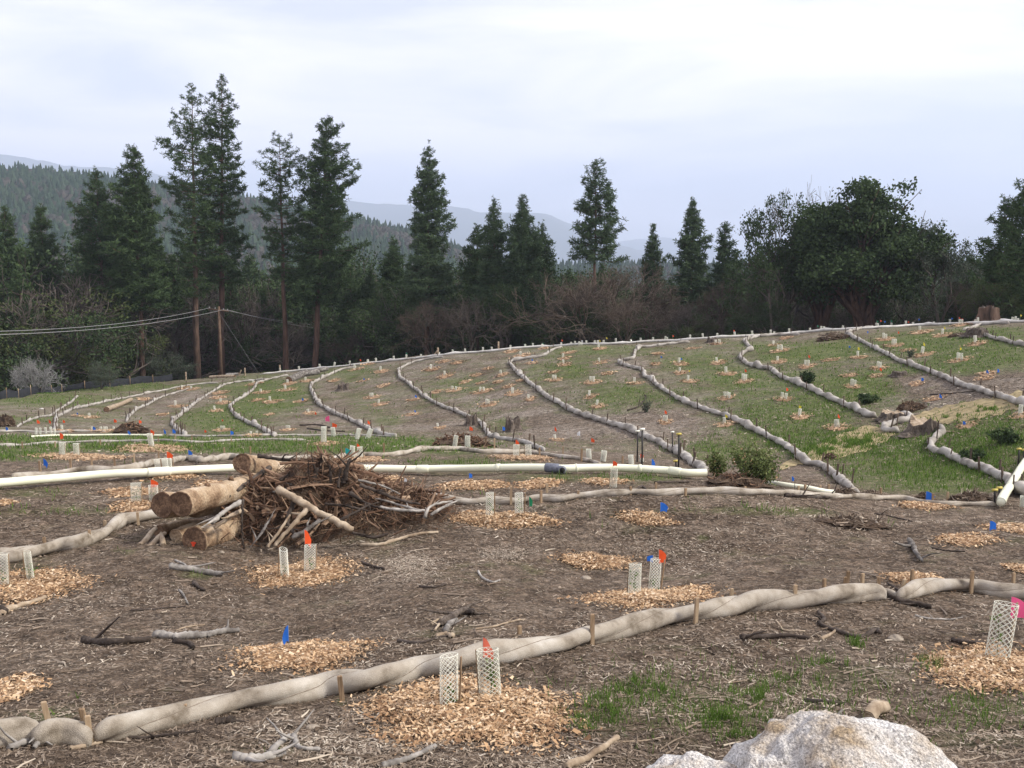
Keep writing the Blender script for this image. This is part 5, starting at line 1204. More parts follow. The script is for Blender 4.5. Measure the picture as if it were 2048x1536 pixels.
# ------------------------------------------------------------------ logs, branches, brush pile
def log(p0, p1, r0, r1, label, barkm='logbark', endm='logend', cat='log', seed=0, name='log', spot=False, n_=12, sides=20, knots=0):
    p0 = np.array(p0); p1 = np.array(p1); t = np.linspace(0, 1, n_)[:, None]; P = p0*(1-t)+p1*t
    rr = np.random.default_rng(seed); d = p1-p0; L_ = np.linalg.norm(d)
    rad = np.linspace(r0, r1, n_)*(1+.05*rr.normal(0, 1, n_))
    P = P + np.stack([0*t[:, 0], 0*t[:, 0], .02*np.sin(t[:, 0]*5+seed)], 1)
    ph = rr.random(6)*6.28
    def prof(n__, th): return 1+.05*np.sin(2*th+ph[0])[None]+.04*np.sin(3*th+ph[1])[None]+.02*np.sin(7*th+ph[2])[None]*np.ones((n__, 1))
    e = empty(name, p0, label, cat)
    V_, Q_ = sweep(P-p0, rad, sides, prof, cap=False); mesh_obj('bark', V_, Q_, M[barkm], e)
    dn = d/L_
    for c_, rr_, sg in ((P[0]-p0, rad[0], -1), (P[-1]-p0, rad[-1], 1)):
        # cut face with slightly recessed rings
        T, U, W = frames(P); k = 0 if sg < 0 else -1; th = np.arange(sides)*6.2832/sides; pr = prof(1, th)[0]
        rings = []; rs = [1.0, .93, .8, .6, .35, .12]; dz = [0, .012, .006, .014, .008, .015]
        for q, z in zip(rs, dz): rings.append(c_ + sg*dn*(.0+z*.8) + rr_*q*(pr*np.cos(th))[:, None]*U[k] + rr_*q*(pr*np.sin(th))[:, None]*W[k])
        rings.append(rings[-1].mean(0)[None])
        V2 = np.concatenate(rings); Q2 = [[i*sides+j, i*sides+(j+1) % sides, (i+1)*sides+(j+1) % sides, (i+1)*sides+j] for i in range(5) for j in range(sides)]
        Q2 += [[5*sides+j, 5*sides+(j+1) % sides, 5*sides+(j+2) % sides, 6*sides] for j in range(0, sides-1, 2)]
        mesh_obj('cut_face', V2, Q2, M[endm], e, smooth=False)
    if spot:
        T, U, W = frames(P); th = np.arange(14)*6.2832/14; rad_ = rr_*0+r0*.2*(1+.25*np.sin(th*3)+.2*np.sin(th*5)); c_ = P[0]-p0 - dn*.028 + U[0]*spot[0]*r0 + W[0]*spot[1]*r0
        Vs = np.concatenate([c_+rad_[:, None]*(np.cos(th)[:, None]*U[0]+np.sin(th)[:, None]*W[0]), c_[None]]); mesh_obj('paint_mark', Vs, [[j, (j+1) % 14, (j+2) % 14, 14] for j in range(0, 14, 2)], M['redpaint'], e)
    for k in range(knots):
        t_ = .2+.6*rr.random(); an = 1.0+rr.random()*1.4; c_ = p0*(1-t_)+p1*t_-p0; T, U, W = frames(P); dv = math.cos(an)*U[0]+math.sin(an)*W[0]; V_, Q_ = sweep(np.array([c_+dv*r0*.85, c_+dv*r0*1.08, c_+dv*r0*1.16]), [.055,.045,.03], 7, jit=.3); mesh_obj('branch_stub', V_, Q_, M['logend'], e)
    return e
log(pt(361,1010,16.4), pt(505,966,18.2), .21, .20, 'thickest pale log on the stack with its round cut end facing left', seed=1, knots=2)
log(pt(324,1012,16.95), pt(480,1000,18.6), .215, .20, 'dark ended log tucked behind the thickest pale log', seed=2)
log(pt(389,1081,16.35), pt(500,1046,17.8), .20, .18, 'lowest log with a red paint mark on its cut end', seed=3, spot=(.0, -.25))
log(pt(484,925,19.0), pt(585,948,20.6), .20, .18, 'log jutting up left from the top of the brush pile', seed=4, barkm='logbark')
log(pt(352,1070,16.9), pt(430,1052,17.8), .125, .12, 'shorter pale log beside the red marked log', seed=5, endm='logbark')
log(pt(318,1062,17.2), pt(400,1046,18.2), .10, .10, 'small dark ended log at the left of the stack', seed=6)
for i, (a_, b_, r_, lb) in enumerate([((281,1090,16.7),(312,1058,17.0),.06,'grey split wood chunk leaning at the left foot of the stack'),((300,1092,16.6),(330,1066,16.9),.05,'second split chunk leaning beside the grey one'),((326,1088,16.5),(322,1064,16.9),.045,'small upright split piece left of the pale log')]):
    log(pt(*a_), pt(*b_), r_, r_*.6, lb, seed=10+i, sides=6, barkm='dead_pale', endm='dead_pale', cat='split wood', name='split_wood')
log(pix(1738,1446)+[0,0,.06], pix(1768,1428)+[0,0,.08], .06, .05, 'chunk of pale broken wood behind the boulder', seed=31, sides=6, barkm='dead_pale', endm='dead_pale', cat='split wood', name='split_wood')
# fallen roots, soil and fibres of the pile
pc = pix(640, 1078); pileD = 17.7
ctr = pt(650, 1000, pileD); ctr[2] = 0
def pile_h(X, Y):   # X metres right of pixel 650 at the pile's distance, Y metres deeper
    xp = 650 + X*F/pileD
    hx = np.interp(xp, [440, 470, 520, 580, 610, 660, 700, 760, 820, 870, 905], [0, .48, .82, .98, 1.0, .90, .80, .58, .42, .22, 0])
    fy = np.clip(1-(np.abs(Y-.15+X*.12)/(.55+.75*np.clip(hx, 0, 1)))**2.2, 0, 1)
    nz = vnoise(X*2.3+30, Y*2.3+30, 61)*.5+vnoise(X*6+30, Y*6+30, 62)*.3+vnoise(X*14+30, Y*14+30, 63)*.2
    return hx*fy*(.35+1.15*nz)
dirp = ctr[:2]/np.linalg.norm(ctr[:2]); sidep = np.array([dirp[1], -dirp[0]])
def pile_pt(X, Y):
    w2 = ctr[:2][None] + X[:, None]*sidep + Y[:, None]*dirp; return np.concatenate([w2, (zat(w2[:, 0], w2[:, 1]) + pile_h(X, Y))[:, None]], 1)
pile = empty('brush_pile', (ctr[0], ctr[1], float(zat(ctr[0], ctr[1]))), 'big heap of uprooted roots, soil and broken branches behind the logs', 'brush pile'); po = np.array(pile.location)
gx, gy = np.meshgrid(np.linspace(-1.95, 2.35, 130), np.linspace(-1.3, 1.6, 80), indexing='ij')
PP = pile_pt(gx.ravel(), gy.ravel()); PP[:, 2] -= .03
i = np.arange(129)[:, None]*80; j = np.arange(79)[None]
mesh_obj('soil_mound', PP-po, np.stack([i+j, i+80+j, i+81+j, i+j+1], -1).reshape(-1, 4), M['soil'], pile, smooth=False)
mb = MB(); k = 0
while k < 3000:
    X = rng.uniform(-1.9, 2.3); Y = rng.uniform(-1.25, .9); h = float(pile_h(np.array([X]), np.array([Y]))[0])
    if h < .06 and rng.random() < .85: continue
    c = pile_pt(np.array([X]), np.array([Y]))[0]; L_ = .08+rng.random()**2*.5; d = rng.normal(0, 1, 3); d[2] = abs(d[2])*.5-.1; d[1] -= .4; d /= np.linalg.norm(d)
    b = rng.normal(0, .22, 3)*L_; P = np.array([c-d*L_*.4, c+b+[0,-.02,.03], c+d*L_*.6+[0, 0, -.1*L_]]) + [0, -.01, .02]
    mb.add(*sweep(P, np.array([1, .8, .3])*(.003+.012*rng.random()**2.5), 3, cap=False), r=float(np.clip(rng.beta(1.3, 2.6), 0, 1))); k += 1
o = mb.build('root_fibres', M['roots'], pile, smooth=False); o.data.transform(Matrix.Translation(-Vector(po))); o['kind'] = 'stuff'
mb = MB(); k = 0
while k < 430:
    X = rng.uniform(-1.7, 2.2); Y = rng.uniform(-1.2, .4); h = float(pile_h(np.array([X]), np.array([Y]))[0])
    if h < .08: continue
    c = pile_pt(np.array([X]), np.array([Y]))[0]; L_ = .25+rng.random()*.7; d = rng.normal(0, 1, 3); d[2] = abs(d[2])*.55; d /= np.linalg.norm(d)
    P = np.array([c-d*L_*.45, c+rng.normal(0, .03, 3), c+d*L_*.5]); r_ = .008+.042*rng.random()**2
    mb.add(*sweep(P, np.array([1, .85, .45])*r_*(1.7 if k % 6 == 0 else 1), 5, jit=.5, flat=.3 if k % 6 == 0 else 1), r=float(rng.beta(2, 1.6))); k += 1
o = mb.build('broken_sticks', M['roots'], pile, smooth=False); o.data.transform(Matrix.Translation(-Vector(po))); o['kind'] = 'stuff'
def branch(pts, r0, r1, label, matn='dead_grey', cat='branch', name='branch', group=None, sides=7, twigs=0, seed=0, jit=.28, onground=False, fl=1.0):
    """pts: world points"""
    P = spline(np.array(pts), max(10, len(pts)*7)); rr = np.random.default_rng(seed+900)
    P[1:-1] += rr.normal(0, r0*.10, (len(P)-2, 3))
    rad = np.linspace(r0, r1, len(P))*(1+.15*np.convolve(rr.normal(0, 1, len(P)+4), np.ones(5)/3, 'valid'))*.92
    p0 = P[0].copy(); mb = MB(); mb.add(*sweep(P-p0, rad, sides, jit=jit, flat=fl), r=.5)
    for k in range(twigs):
        i = rr.integers(2, len(P)-2); d = P[i+1]-P[i-1]; d /= np.linalg.norm(d)+1e-9; v_ = rr.normal(0, 1, 3); v_[2] = abs(v_[2])*.6; nd = d*.7+v_*.6; nd /= np.linalg.norm(nd)
        L_ = r0*(5+7*rr.random()); q = P[i]-p0; mb.add(*sweep(np.array([q, q+nd*L_*.5+rr.normal(0, r0*.3, 3), q+nd*L_]), [rad[i]*.6, rad[i]*.4, rad[i]*.15], 5, jit=.2, cap=False), r=.5)
    o = mb.build(name, M[matn]); o.location = p0
    return tag(o, label, cat, group)
def PB(*q): return [pt(u, v, D) for u, v, D in q]
PILEB = [
 (PB((556,978,16.9),(600,1003,16.6),(650,1030,16.35),(706,1060,16.1)),.075,.055,'long pale peeled branch slanting down right across the brush pile','dead_pale'),
 (PB((617,1016,16.5),(585,1050,16.3),(548,1092,16.2)),.045,.03,'split brown branch leaning down left under the long pale one','dead_pale'),
 (PB((482,1003,16.7),(450,1022,16.5),(423,1046,16.3)),.045,.04,'upper of three stubby branches over the red marked log','dead_grey'),
 (PB((484,1020,16.6),(460,1034,16.4),(428,1056,16.3)),.045,.035,'middle of three stubby branches over the red marked log','dead_pale'),
 (PB((540,935,18.3),(500,962,17.8),(455,992,17.2)),.06,.05,'thick dark branch resting on the thickest pale log','dead_dark'),
 (PB((516,912,19.0),(560,918,18.8),(600,922,18.6)),.05,.03,'dark stick lying along the top of the heap','dead_dark'),
 (PB((640,960,17.6),(600,972,17.3),(545,984,17.0)),.03,.02,'thin brown branch lying level across the heap','dead_grey'),
 (PB((486,1000,16.5),(484,1050,16.3),(487,1098,16.2)),.07,.05,'flat slab of torn bark standing upright in the heap','dead_dark'),
 (PB((641,945,17.6),(645,915,17.7)),.04,.02,'stubby broken spike at the top of the heap','dead_dark'),
 (PB((622,975,17.3),(634,936,17.4)),.05,.03,'broken dark spike leaning right in the heap','dead_dark'),
 (PB((662,968,17.3),(659,930,17.4)),.035,.02,'thin upright spike right of the heap top','dead_dark'),
 (PB((687,966,17.2),(693,940,17.2),(700,917,17.3)),.05,.025,'tall dark spike farthest right on the heap','dead_dark'),
 (PB((676,975,17.1),(682,935,17.3)),.03,.015,'thin spike left of the tallest dark spike','dead_dark'),
 (PB((700,985,16.9),(730,1005,16.7),(766,1018,16.5)),.035,.02,'dark root stretching right from the heap','dead_dark'),
 (PB((720,970,17.1),(760,985,17.0),(800,1000,16.9),(840,1008,16.8)),.035,.02,'long dark root trailing right from the heap','dead_dark'),
 (PB((716,960,17.3),(765,972,17.3),(800,988,17.2)),.025,.015,'thin grey root arching to the right of the heap','dead_grey'),
 (PB((700,1064,16.2),(745,1075,16.0),(775,1068,16.0)),.03,.02,'brown root lying at the right foot of the heap','dead_dark'),
 (PB((672,1045,16.2),(700,1030,16.3),(742,1008,16.6)),.03,.02,'root rising right behind the pale branch tip','dead_dark'),
 (PB((585,1075,16.1),(610,1062,16.1),(640,1040,16.3)),.04,.03,'grey stick under the long pale branch','dead_grey'),
 (PB((500,1095,16.2),(520,1070,16.2),(545,1030,16.5)),.03,.02,'brown stick leaning against the bark slab','dead_grey'),
 (PB((535,1094,16.1),(560,1060,16.2),(580,1030,16.4)),.03,.015,'thin stick leaning into the middle of the heap','dead_pale'),
 (PB((590,1000,16.8),(575,1040,16.4),(590,1070,16.2)),.045,.03,'crooked root hanging down the middle of the heap','dead_dark'),
 (PB((760,1015,16.6),(800,1020,16.5),(850,1022,16.5)),.03,.02,'grey root flat on the ground right of the heap','dead_grey'),
 (PB((850,1035,16.5),(862,1012,16.8),(905,1002,17.2)),.03,.015,'forked grey branch at the far right of the heap','dead_grey'),
 (PB((862,1030,16.5),(880,1018,16.7),(918,1000,17.3)),.03,.02,'second prong branch pointing right beyond the heap','dead_grey'),
 (PB((842,1022,16.6),(800,1010,16.9),(765,1000,17.1),(720,992,17.3)),.025,.012,'thin grey root lying behind the right end of the heap','dead_grey'),
 (PB((650,1008,16.6),(690,1012,16.5),(735,1022,16.4)),.028,.015,'thin dark root under the spikes','dead_dark'),
 (PB((560,960,17.4),(590,945,17.6),(620,938,17.8)),.035,.02,'brown root lying on the heap shoulder','dead_dark'),
]
for i, (p_, a_, b_, lb, mm) in enumerate(PILEB): branch(p_, a_, b_, lb, mm, seed=i, twigs=2 if a_ < .06 else 0, fl=.35 if 'slab' in lb else 1.0)
def GB(px, lift=.02): return [pix(u, v)+np.array([0, 0, lift]) for u, v in px]
GR = [
 ([(722,1091),(760,1092),(800,1080),(840,1070),(876,1067)],.035,.03,'smooth curved branch on the ground right of the brush pile','dead_pale',0),
 ([(340,1137),(375,1142),(410,1148),(446,1154)],.055,.04,'grey broken branch on the ground below the stacked logs','dead_grey',2),
 ([(350,1122),(368,1130),(376,1140)],.02,.015,'short prong standing off the grey broken branch','dead_grey',0),
 ([(168,1286),(200,1290),(240,1289),(300,1284)],.05,.035,'dark rotten branch left of the grey split one','dead_dark',1),
 ([(312,1274),(350,1278),(400,1276),(420,1273)],.05,.04,'grey hollow split branch in the left foreground','dead_grey',0),
 ([(412,1276),(440,1268),(478,1264)],.045,.03,'mottled pale end piece right of the grey split branch','dead_grey',1),
 ([(350,1285),(380,1292),(386,1300)],.035,.03,'short knobbly piece under the grey split branch','dead_dark',0),
 ([(352,1262),(375,1255),(410,1250)],.012,.008,'thin pale twig above the grey split branch','dead_pale',1),
 ([(358,1182),(366,1190),(376,1210)],.02,.014,'small pale crooked stick in the left foreground','dead_grey',1),
 ([(388,1168),(398,1178),(410,1184)],.035,.02,'dark knot of bark above the crooked stick','dead_dark',0),
 ([(262,1222),(300,1220),(372,1214)],.015,.010,'thin dark twig lying level in the left foreground','dead_dark',1),
 ([(2,1232),(20,1222),(60,1210),(92,1198)],.045,.03,'bleached driftwood like piece at the left edge','dead_pale',0),
 ([(0,1228),(12,1230)],.06,.04,'dark stub end at the left edge','dead_dark',0),
 ([(160,1485),(230,1478),(290,1478),(360,1470),(400,1466)],.018,.012,'long dark twig in front of the nearest roll','dead_dark',1),
 ([(432,1449),(452,1447),(466,1442)],.035,.03,'dark bark knot resting below the nearest roll','dead_dark',1),
 ([(470,1520),(500,1524),(540,1518),(570,1510)],.035,.03,'grey weathered root stub at the bottom left','dead_grey',2),
 ([(540,1512),(560,1490),(585,1478),(600,1500),(640,1505)],.03,.015,'bleached forked root at the bottom left','dead_grey',3),
 ([(20,1502),(50,1490),(80,1478),(70,1500)],.035,.02,'dark tangled root in front of the roll at the left edge','dead_grey',4),
 ([(140,1500),(170,1496),(204,1488)],.022,.015,'flat pale sliver below the nearest orange stakes','dead_pale',0),
 ([(765,1536),(800,1528),(840,1512),(872,1496)],.028,.018,'brown stick at the bottom left of centre','dead_grey',0),
 ([(1132,1540),(1160,1528),(1200,1505),(1235,1480)],.035,.02,'pale straight stick left of the white boulder','dead_pale',0),
 ([(1225,1486),(1280,1484),(1330,1476)],.010,.006,'thin pale twig beyond the straight stick','dead_pale',0),
 ([(878,1255),(905,1240),(925,1228),(950,1232)],.055,.035,'gnarled weathered root wad behind the nearest roll','stumpbark',3),
 ([(890,1270),(900,1250),(915,1245)],.04,.03,'curled root foot of the gnarled wad','dead_grey',1),
 ([(862,1250),(885,1238),(870,1262)],.02,.015,'short pale stub left of the gnarled wad','dead_pale',1),
 ([(950,1260),(990,1254),(1020,1245),(1050,1240)],.014,.010,'slender pale stick leaning right of the gnarled wad','dead_pale',2),
 ([(796,1284),(840,1288),(880,1276),(920,1274)],.02,.012,'dark twig stretched below the gnarled wad','dead_dark',3),
 ([(872,1276),(892,1272),(906,1276)],.03,.03,'small white sawn piece below the gnarled wad','dead_pale',0),
 ([(840,1174),(868,1176),(892,1170)],.018,.012,'dark small stick in the middle ground','dead_dark',1),
 ([(956,1144),(966,1158),(986,1166),(1000,1162)],.02,.014,'pale and dark bent stick near the centre','dead_grey',0),
 ([(724,1126),(745,1134),(768,1140)],.022,.02,'dark curved bark strip right of the tube pair','dead_dark',0),
 ([(1482,1280),(1520,1278),(1580,1276),(1620,1280)],.035,.02,'straight dark branch right of centre foreground','dead_dark',1),
 ([(1636,1226),(1648,1240),(1640,1250),(1668,1262),(1720,1276),(1752,1262),(1760,1268)],.022,.028,'long crooked dark branch below the right stakes','dead_dark',2),
 ([(1642,1280),(1662,1270),(1672,1262)],.018,.012,'pale twig touching the crooked dark branch','dead_pale',1),
 ([(1552,1242),(1562,1256),(1570,1262),(1610,1264)],.014,.010,'pale hooked twig between the dark branches','dead_pale',1),
 ([(1762,1186),(1790,1202),(1830,1212),(1862,1218)],.045,.03,'dark mossy branch poking from under the short roll','dead_dark',1),
 ([(1776,1168),(1800,1184),(1812,1194)],.016,.012,'thin dark stick leaning on the roll end','dead_dark',0),
 ([(1830,1232),(1855,1238),(1900,1240),(1925,1236)],.013,.010,'thin grey twig right of the mossy branch','dead_grey',2),
 ([(1902,1282),(1935,1288),(1972,1290)],.028,.022,'short thick brown stick left of the pink flag tube','dead_dark',0),
 ([(1818,1084),(1826,1098),(1834,1112),(1844,1126)],.05,.03,'curled dark and white bark piece standing on the right ground','dead_grey',2),
 ([(1862,1096),(1890,1102),(1930,1104)],.014,.010,'thin dark twig right of the curled bark piece','dead_dark',1),
 ([(1750,1028),(1790,1036),(1824,1044)],.02,.012,'dark stick near the low mound at right','dead_dark',1),
 ([(1608,1404),(1650,1408),(1690,1410)],.022,.02,'dark stick just above the white boulder','dead_dark',0),
 ([(1728,1404),(1760,1404)],.018,.018,'short sawn stick beside the dark one above the boulder','dead_pale',0),
 ([(1672,1442),(1684,1424)],.022,.012,'small grey splinter stuck by the boulder','dead_grey',0),
 ([(1450,1368),(1500,1360),(1562,1342)],.008,.005,'thin pale straw twig in the grass','dead_pale',0),
 ([(1570,994),(1600,996),(1640,998),(1668,996)],.05,.03,'flat dark root lying below the long roll at right','dead_dark',3),
 ([(1556,992),(1590,988),(1620,990)],.03,.02,'upper dark root on the long roll at right','dead_dark',2),
 ([(1310,968),(1340,966),(1378,966)],.035,.025,'flat dark plank of bark in front of the pipe end','dead_dark',0),
 ([(1268,985),(1285,975),(1300,990)],.03,.02,'dark stick leaning on the long roll','dead_dark',0),
 ([(600,852),(630,850),(660,856)],.05,.03,'dark branch low on the slope left of the pink flag','dead_dark',3),
 ([(615,858),(650,862),(690,864)],.04,.03,'lower dark branch at the slope foot','dead_dark',3),
 ([(375,944),(392,930),(403,920)],.03,.02,'left leg of the forked dead branch leaning over the pipe','dead_dark',0),
 ([(403,920),(418,936),(428,944)],.03,.02,'right leg of the forked dead branch leaning over the pipe','dead_grey',0),
 ([(1255,822),(1275,815),(1290,800),(1292,790)],.05,.02,'dark twiggy stick standing on the slope','dead_dark',4),
 ([(1860,790),(1900,788),(1950,783)],.04,.02,'long dark stick on the bare patch of the slope','dead_dark',1),
 ([(1862,858),(1885,864),(1908,866)],.05,.03,'pale stick at the top of the roll below the stump','dead_pale',0),
]
for i, (px_, a_, b_, lb, mm, tw_) in enumerate(GR): branch(GB(px_, a_*.7), a_, b_, lb, mm, seed=50+i, twigs=tw_)
# many more small sticks that cannot be told apart
mb = MB(); n_ = 1500
u = rng.random(n_)*2500-200; v = 930+rng.random(n_)**.8*650
for a_, b_ in zip(u, v):
    p = pix(a_, b_); D = hd(p); L_ = (.08+rng.random()**2*.28); yaw = rng.random()*3.14; d = np.array([math.cos(yaw), math.sin(yaw), rng.normal(0, .08)])*L_
    r_ = .003+rng.random()**2*.009*(D/10)**.5
    P = np.array([p-d/2, p+rng.normal(0, .015, 3), p+d/2]); P[:, 2] = zat(P[:, 0], P[:, 1]) + r_ + .012*rng.random(3)
    mb.add(*sweep(P, [r_, r_*.9, r_*.5], 4, cap=False), r=float(rng.beta(1.6, 1.6)))
o = mb.build('twigs', M['litter'], smooth=False); tag(o, 'loose twigs and splinters strewn over the near ground', 'twigs', kind='stuff')

def shavings(x, y, rx, ry, n_, label):
    u = x+rng.normal(0, .45, n_)*rx; v = y+rng.normal(0, .45, n_)*ry; P = np.array([pix(a_, b_, .012) for a_, b_ in zip(u, v)])
    V_, Q_, A_ = flakes(P, .02+rng.random(n_)**2*.06, .006+rng.random(n_)*.006, .3, r=.62+.38*rng.random(n_)); tag(mesh_obj('wood_shavings', V_, Q_, M['litter'], smooth=False, attrs={'rnd': A_}), label, 'wood shavings', kind='stuff')
mb = MB(); dod = np.array([[0,0,1],[.9,0,.3],[.28,.85,.3],[-.73,.53,.35],[-.73,-.53,.3],[.28,-.85,.35]]); dq = [[0,1,2,3],[0,3,4,5],[0,5,1,1]]
for u_, v_ in zip(rng.random(900)*2400-180, 900+rng.random(900)**.8*680):
    p = pix(u_, v_); k_ = (.008+.03*rng.random()**3)*(hd(p)/10)**.4; D_ = dod*(1+.35*rng.normal(0, 1, dod.shape))*k_; D_[:, 2] = D_[:, 2]*.8
    mb.add(p+D_, [[0,1,2,3],[0,3,4,5],[0,5,1,2]], r=float(rng.beta(1.3, 2.5)))
o = mb.build('soil_clods', M['litter'], smooth=False); tag(o, 'small clods and bark crumbs sprinkled over the near ground', 'soil clods', kind='stuff')
shavings(820, 1130, 70, 30, 1500, 'pale wood shavings scattered on the ground right of the tube pair')
shavings(1010, 1108, 60, 16, 700, 'pale shavings strewn below the centre chip patch')
shavings(1350, 1095, 200, 40, 900, 'thin pale shavings spread over the right middle ground')
# ------------------------------------------------------------------ stumps and root wads
def stump(x, yb, w_, h_, label, matn='dead_grey', topm='dead_pale', seed=0, flare=1.35):
    p = pix(x, yb); D = hd(p); r_ = w_*D/F/2; H_ = h_*D/F; rr = np.random.default_rng(seed+300); ns = 22
    th = np.arange(ns)*6.2832/ns; lob = 1+.16*np.sin(th*3+seed)+.12*np.sin(th*5+seed*2)+.08*rr.normal(0, 1, ns)
    e = empty('tree_stump', p, label, 'tree stump'); V_ = []; zs = [(-.15, flare*1.15), (0, flare), (.2, 1.08), (.55, 1), (.9, .96), (1, .9)]
    tj = 1+.14*np.sin(th*2+seed)+.13*rr.normal(0, 1, ns)
    for z, q in zs: V_ += [(math.cos(t)*r_*q*(1+(l-1)*(1.6 if z < .3 else 1)), math.sin(t)*r_*q*l, z*H_*(j_ if z > .5 else 1)) for t, l, j_ in zip(th, lob, tj)]
    Q_ = [[i*ns+j, i*ns+(j+1) % ns, (i+1)*ns+(j+1) % ns, (i+1)*ns+j] for i in range(len(zs)-1) for j in range(ns)]
    mesh_obj('bark', V_, Q_, M[matn], e, smooth=False)
    T_ = [V_[-ns+j] for j in range(ns)] + [(V_[-ns+j][0]*.5, V_[-ns+j][1]*.5, H_*.93) for j in range(ns)] + [(0, 0, H_*.9)]
    Q2 = [[j, (j+1) % ns, ns+(j+1) % ns, ns+j] for j in range(ns)] + [[ns+j, ns+(j+1) % ns, ns+(j+2) % ns, 2*ns] for j in range(0, ns, 2)]
    mesh_obj('cut_face', T_, Q2, M[topm], e, smooth=False)
    return e
for a_ in [(1024,862,27,26,'hollow grey stump on the lower slope beside the blue flag',1),(942,850,22,20,'small ragged stump touching the seventh hillside roll',2),(1784,838,42,14,'broad flat stump above the curled roll',3),(1845,866,52,24,'largest slope stump with flat pale top between two rolls',4),
           (1976,641,31,25,'tall reddish stump standing on the crest',5),(1955,672,34,13,'flat stump below the crest at right',6),(1424,685,15,9,'tiny dark stump just below the crest',7),(1797,752,24,9,'small flat grey stump between the last two rolls',8),(687,780,20,12,'rounded grey stump between fifth and seventh rolls',9)]:
    stump(*a_[:5], seed=a_[5], matn='barkred' if 'reddish' in a_[4] else 'stumpbark', topm='dead_pale' if 'largest' in a_[4] or 'broad' in a_[4] else 'stumpbark')
def root_wad(x, yb, w_, h_, label, n_, seed, sm='soil', cat='root wad', name='root_wad', fib='roots', lay=.6):
    global rng
    keep = rng; rng = np.random.default_rng(seed+700)
    p = pix(x, yb); D = hd(p); rx = w_*D/F/2; H_ = h_*D/F; e = empty(name, p, label, cat)
    nu, nv = 26, 9; V_ = []
    for i in range(nv):
        q = i/(nv-1)
        for j in range(nu):
            t = j*6.2832/nu; r_ = rx*math.cos(q*1.5)*(1+.2*math.sin(3*t+seed)+.12*rng.normal()); X, Y = math.cos(t)*r_, math.sin(t)*r_*.6
            V_.append((X, Y, (float(zat(p[0]+X, p[1]+Y))-p[2])*(1-q) - .05*(i == 0) + H_*.85*math.sin(q*1.5)*(1+.15*rng.normal())))
    mesh_obj('soil_clump', V_, [[i*nu+j, i*nu+(j+1) % nu, (i+1)*nu+(j+1) % nu, (i+1)*nu+j] for i in range(nv-1) for j in range(nu)], M[sm], e, smooth=False)
    mb = MB()
    for k in range(n_):
        t = rng.random()*6.28; q = rng.random(); c = np.array([math.cos(t)*rx*math.cos(q*1.5), math.sin(t)*rx*.6*math.cos(q*1.5), H_*.9*math.sin(q*1.5)])
        d = rng.normal(0, 1, 3); d[2] *= lay; d /= np.linalg.norm(d); L_ = rx*(.25+.7*rng.random()**1.5); P = np.array([c-d*L_*.3, c+rng.normal(0, .06, 3)*L_, c+d*L_*.5]); P[:, 2] = np.maximum(P[:, 2], -.02)
        mb.add(*sweep(P, np.array([1, .8, .4])*(.012+.03*rng.random()**2)*max(.5, rx), 4, cap=False), r=float(rng.beta(1.5, 2)))
    o = mb.build('roots', M[fib], e, smooth=False); o['kind'] = 'stuff'
    rng = keep; return e
root_wad(1665,680,56,15,'heap of dark sticks at the top of the last hillside roll',120,1,cat='brush pile',name='brush_heap',fib='litter',lay=.3)
root_wad(1820,822,52,18,'dark uprooted root clump above the broad flat stump',80,2)
root_wad(1848,1000,36,15,'dark root lump behind the big blue flag',60,3,fib='litter')
root_wad(1692,994,44,18,'gnarled root lump sitting on the long roll at right',90,4,fib='litter')
root_wad(1742,995,44,14,'splayed pale root lump where the hillside roll ends',90,5,fib='litter')
root_wad(1946,1004,74,20,'long gnarled root lump left of the leaning pipe',110,6,fib='litter')
root_wad(920,892,110,20,'low brown mound of soil and roots below the slope',200,7,fib='roots',name='soil_mound',cat='soil mound')
root_wad(262,868,64,22,'brown soil and root mound at the foot of the third roll',90,8,name='soil_mound',cat='soil mound')
root_wad(1470,975,120,26,'earth mound under the flowering bush at the pipe end',60,9,name='soil_mound',cat='soil mound')
root_wad(1700,1052,130,16,'low dark mound of mulch on the right foreground',160,10,name='soil_mound',cat='soil mound',fib='litter')
root_wad(1660,918,24,12,'small dark root clump between last hillside rolls',40,11)
root_wad(1920,672,36,6,'faint dark stick heap below the crest at right',40,12,fib='litter',cat='brush pile',name='brush_heap',lay=.3)
root_wad(10,853,34,22,'brown root clump at the far left edge of the slope',50,13,fib='litter')
for a_ in [((213,824),(262,803),6.5,'bare log lying alone on the left part of the slope',21),((578,766),(612,750),9,'weathered log with dark hollow end on the ridge',22),((606,752),(655,741),6,'second weathered log behind the hollow one on the ridge',23),((590,755),(640,748),5,'thin log beside the hollow log on the ridge',24),((420,757),(470,754),4,'slim log on the ridge by the left rolls',25),((452,753),(478,750),4,'stubby brown log on the ridge by the left rolls',26)]:
    p0, p1 = pix(*a_[0]), pix(*a_[1]); D = hd(p0); r_ = a_[2]*D/F*.8; r2 = a_[2]*hd(p1)/F*.55
    if hd(p1)-hd(p0) > 12: p1 = p0+(p1-p0)*12/(hd(p1)-hd(p0))
    p0[2] += r_*.8; p1[2] = float(zat(p1[0], p1[1]))+r_*.7
    log(p0, p1, r_, r_*.85, a_[3], seed=a_[4], barkm='dead_pale' if a_[4] in (21, 25) else 'dead_grey')

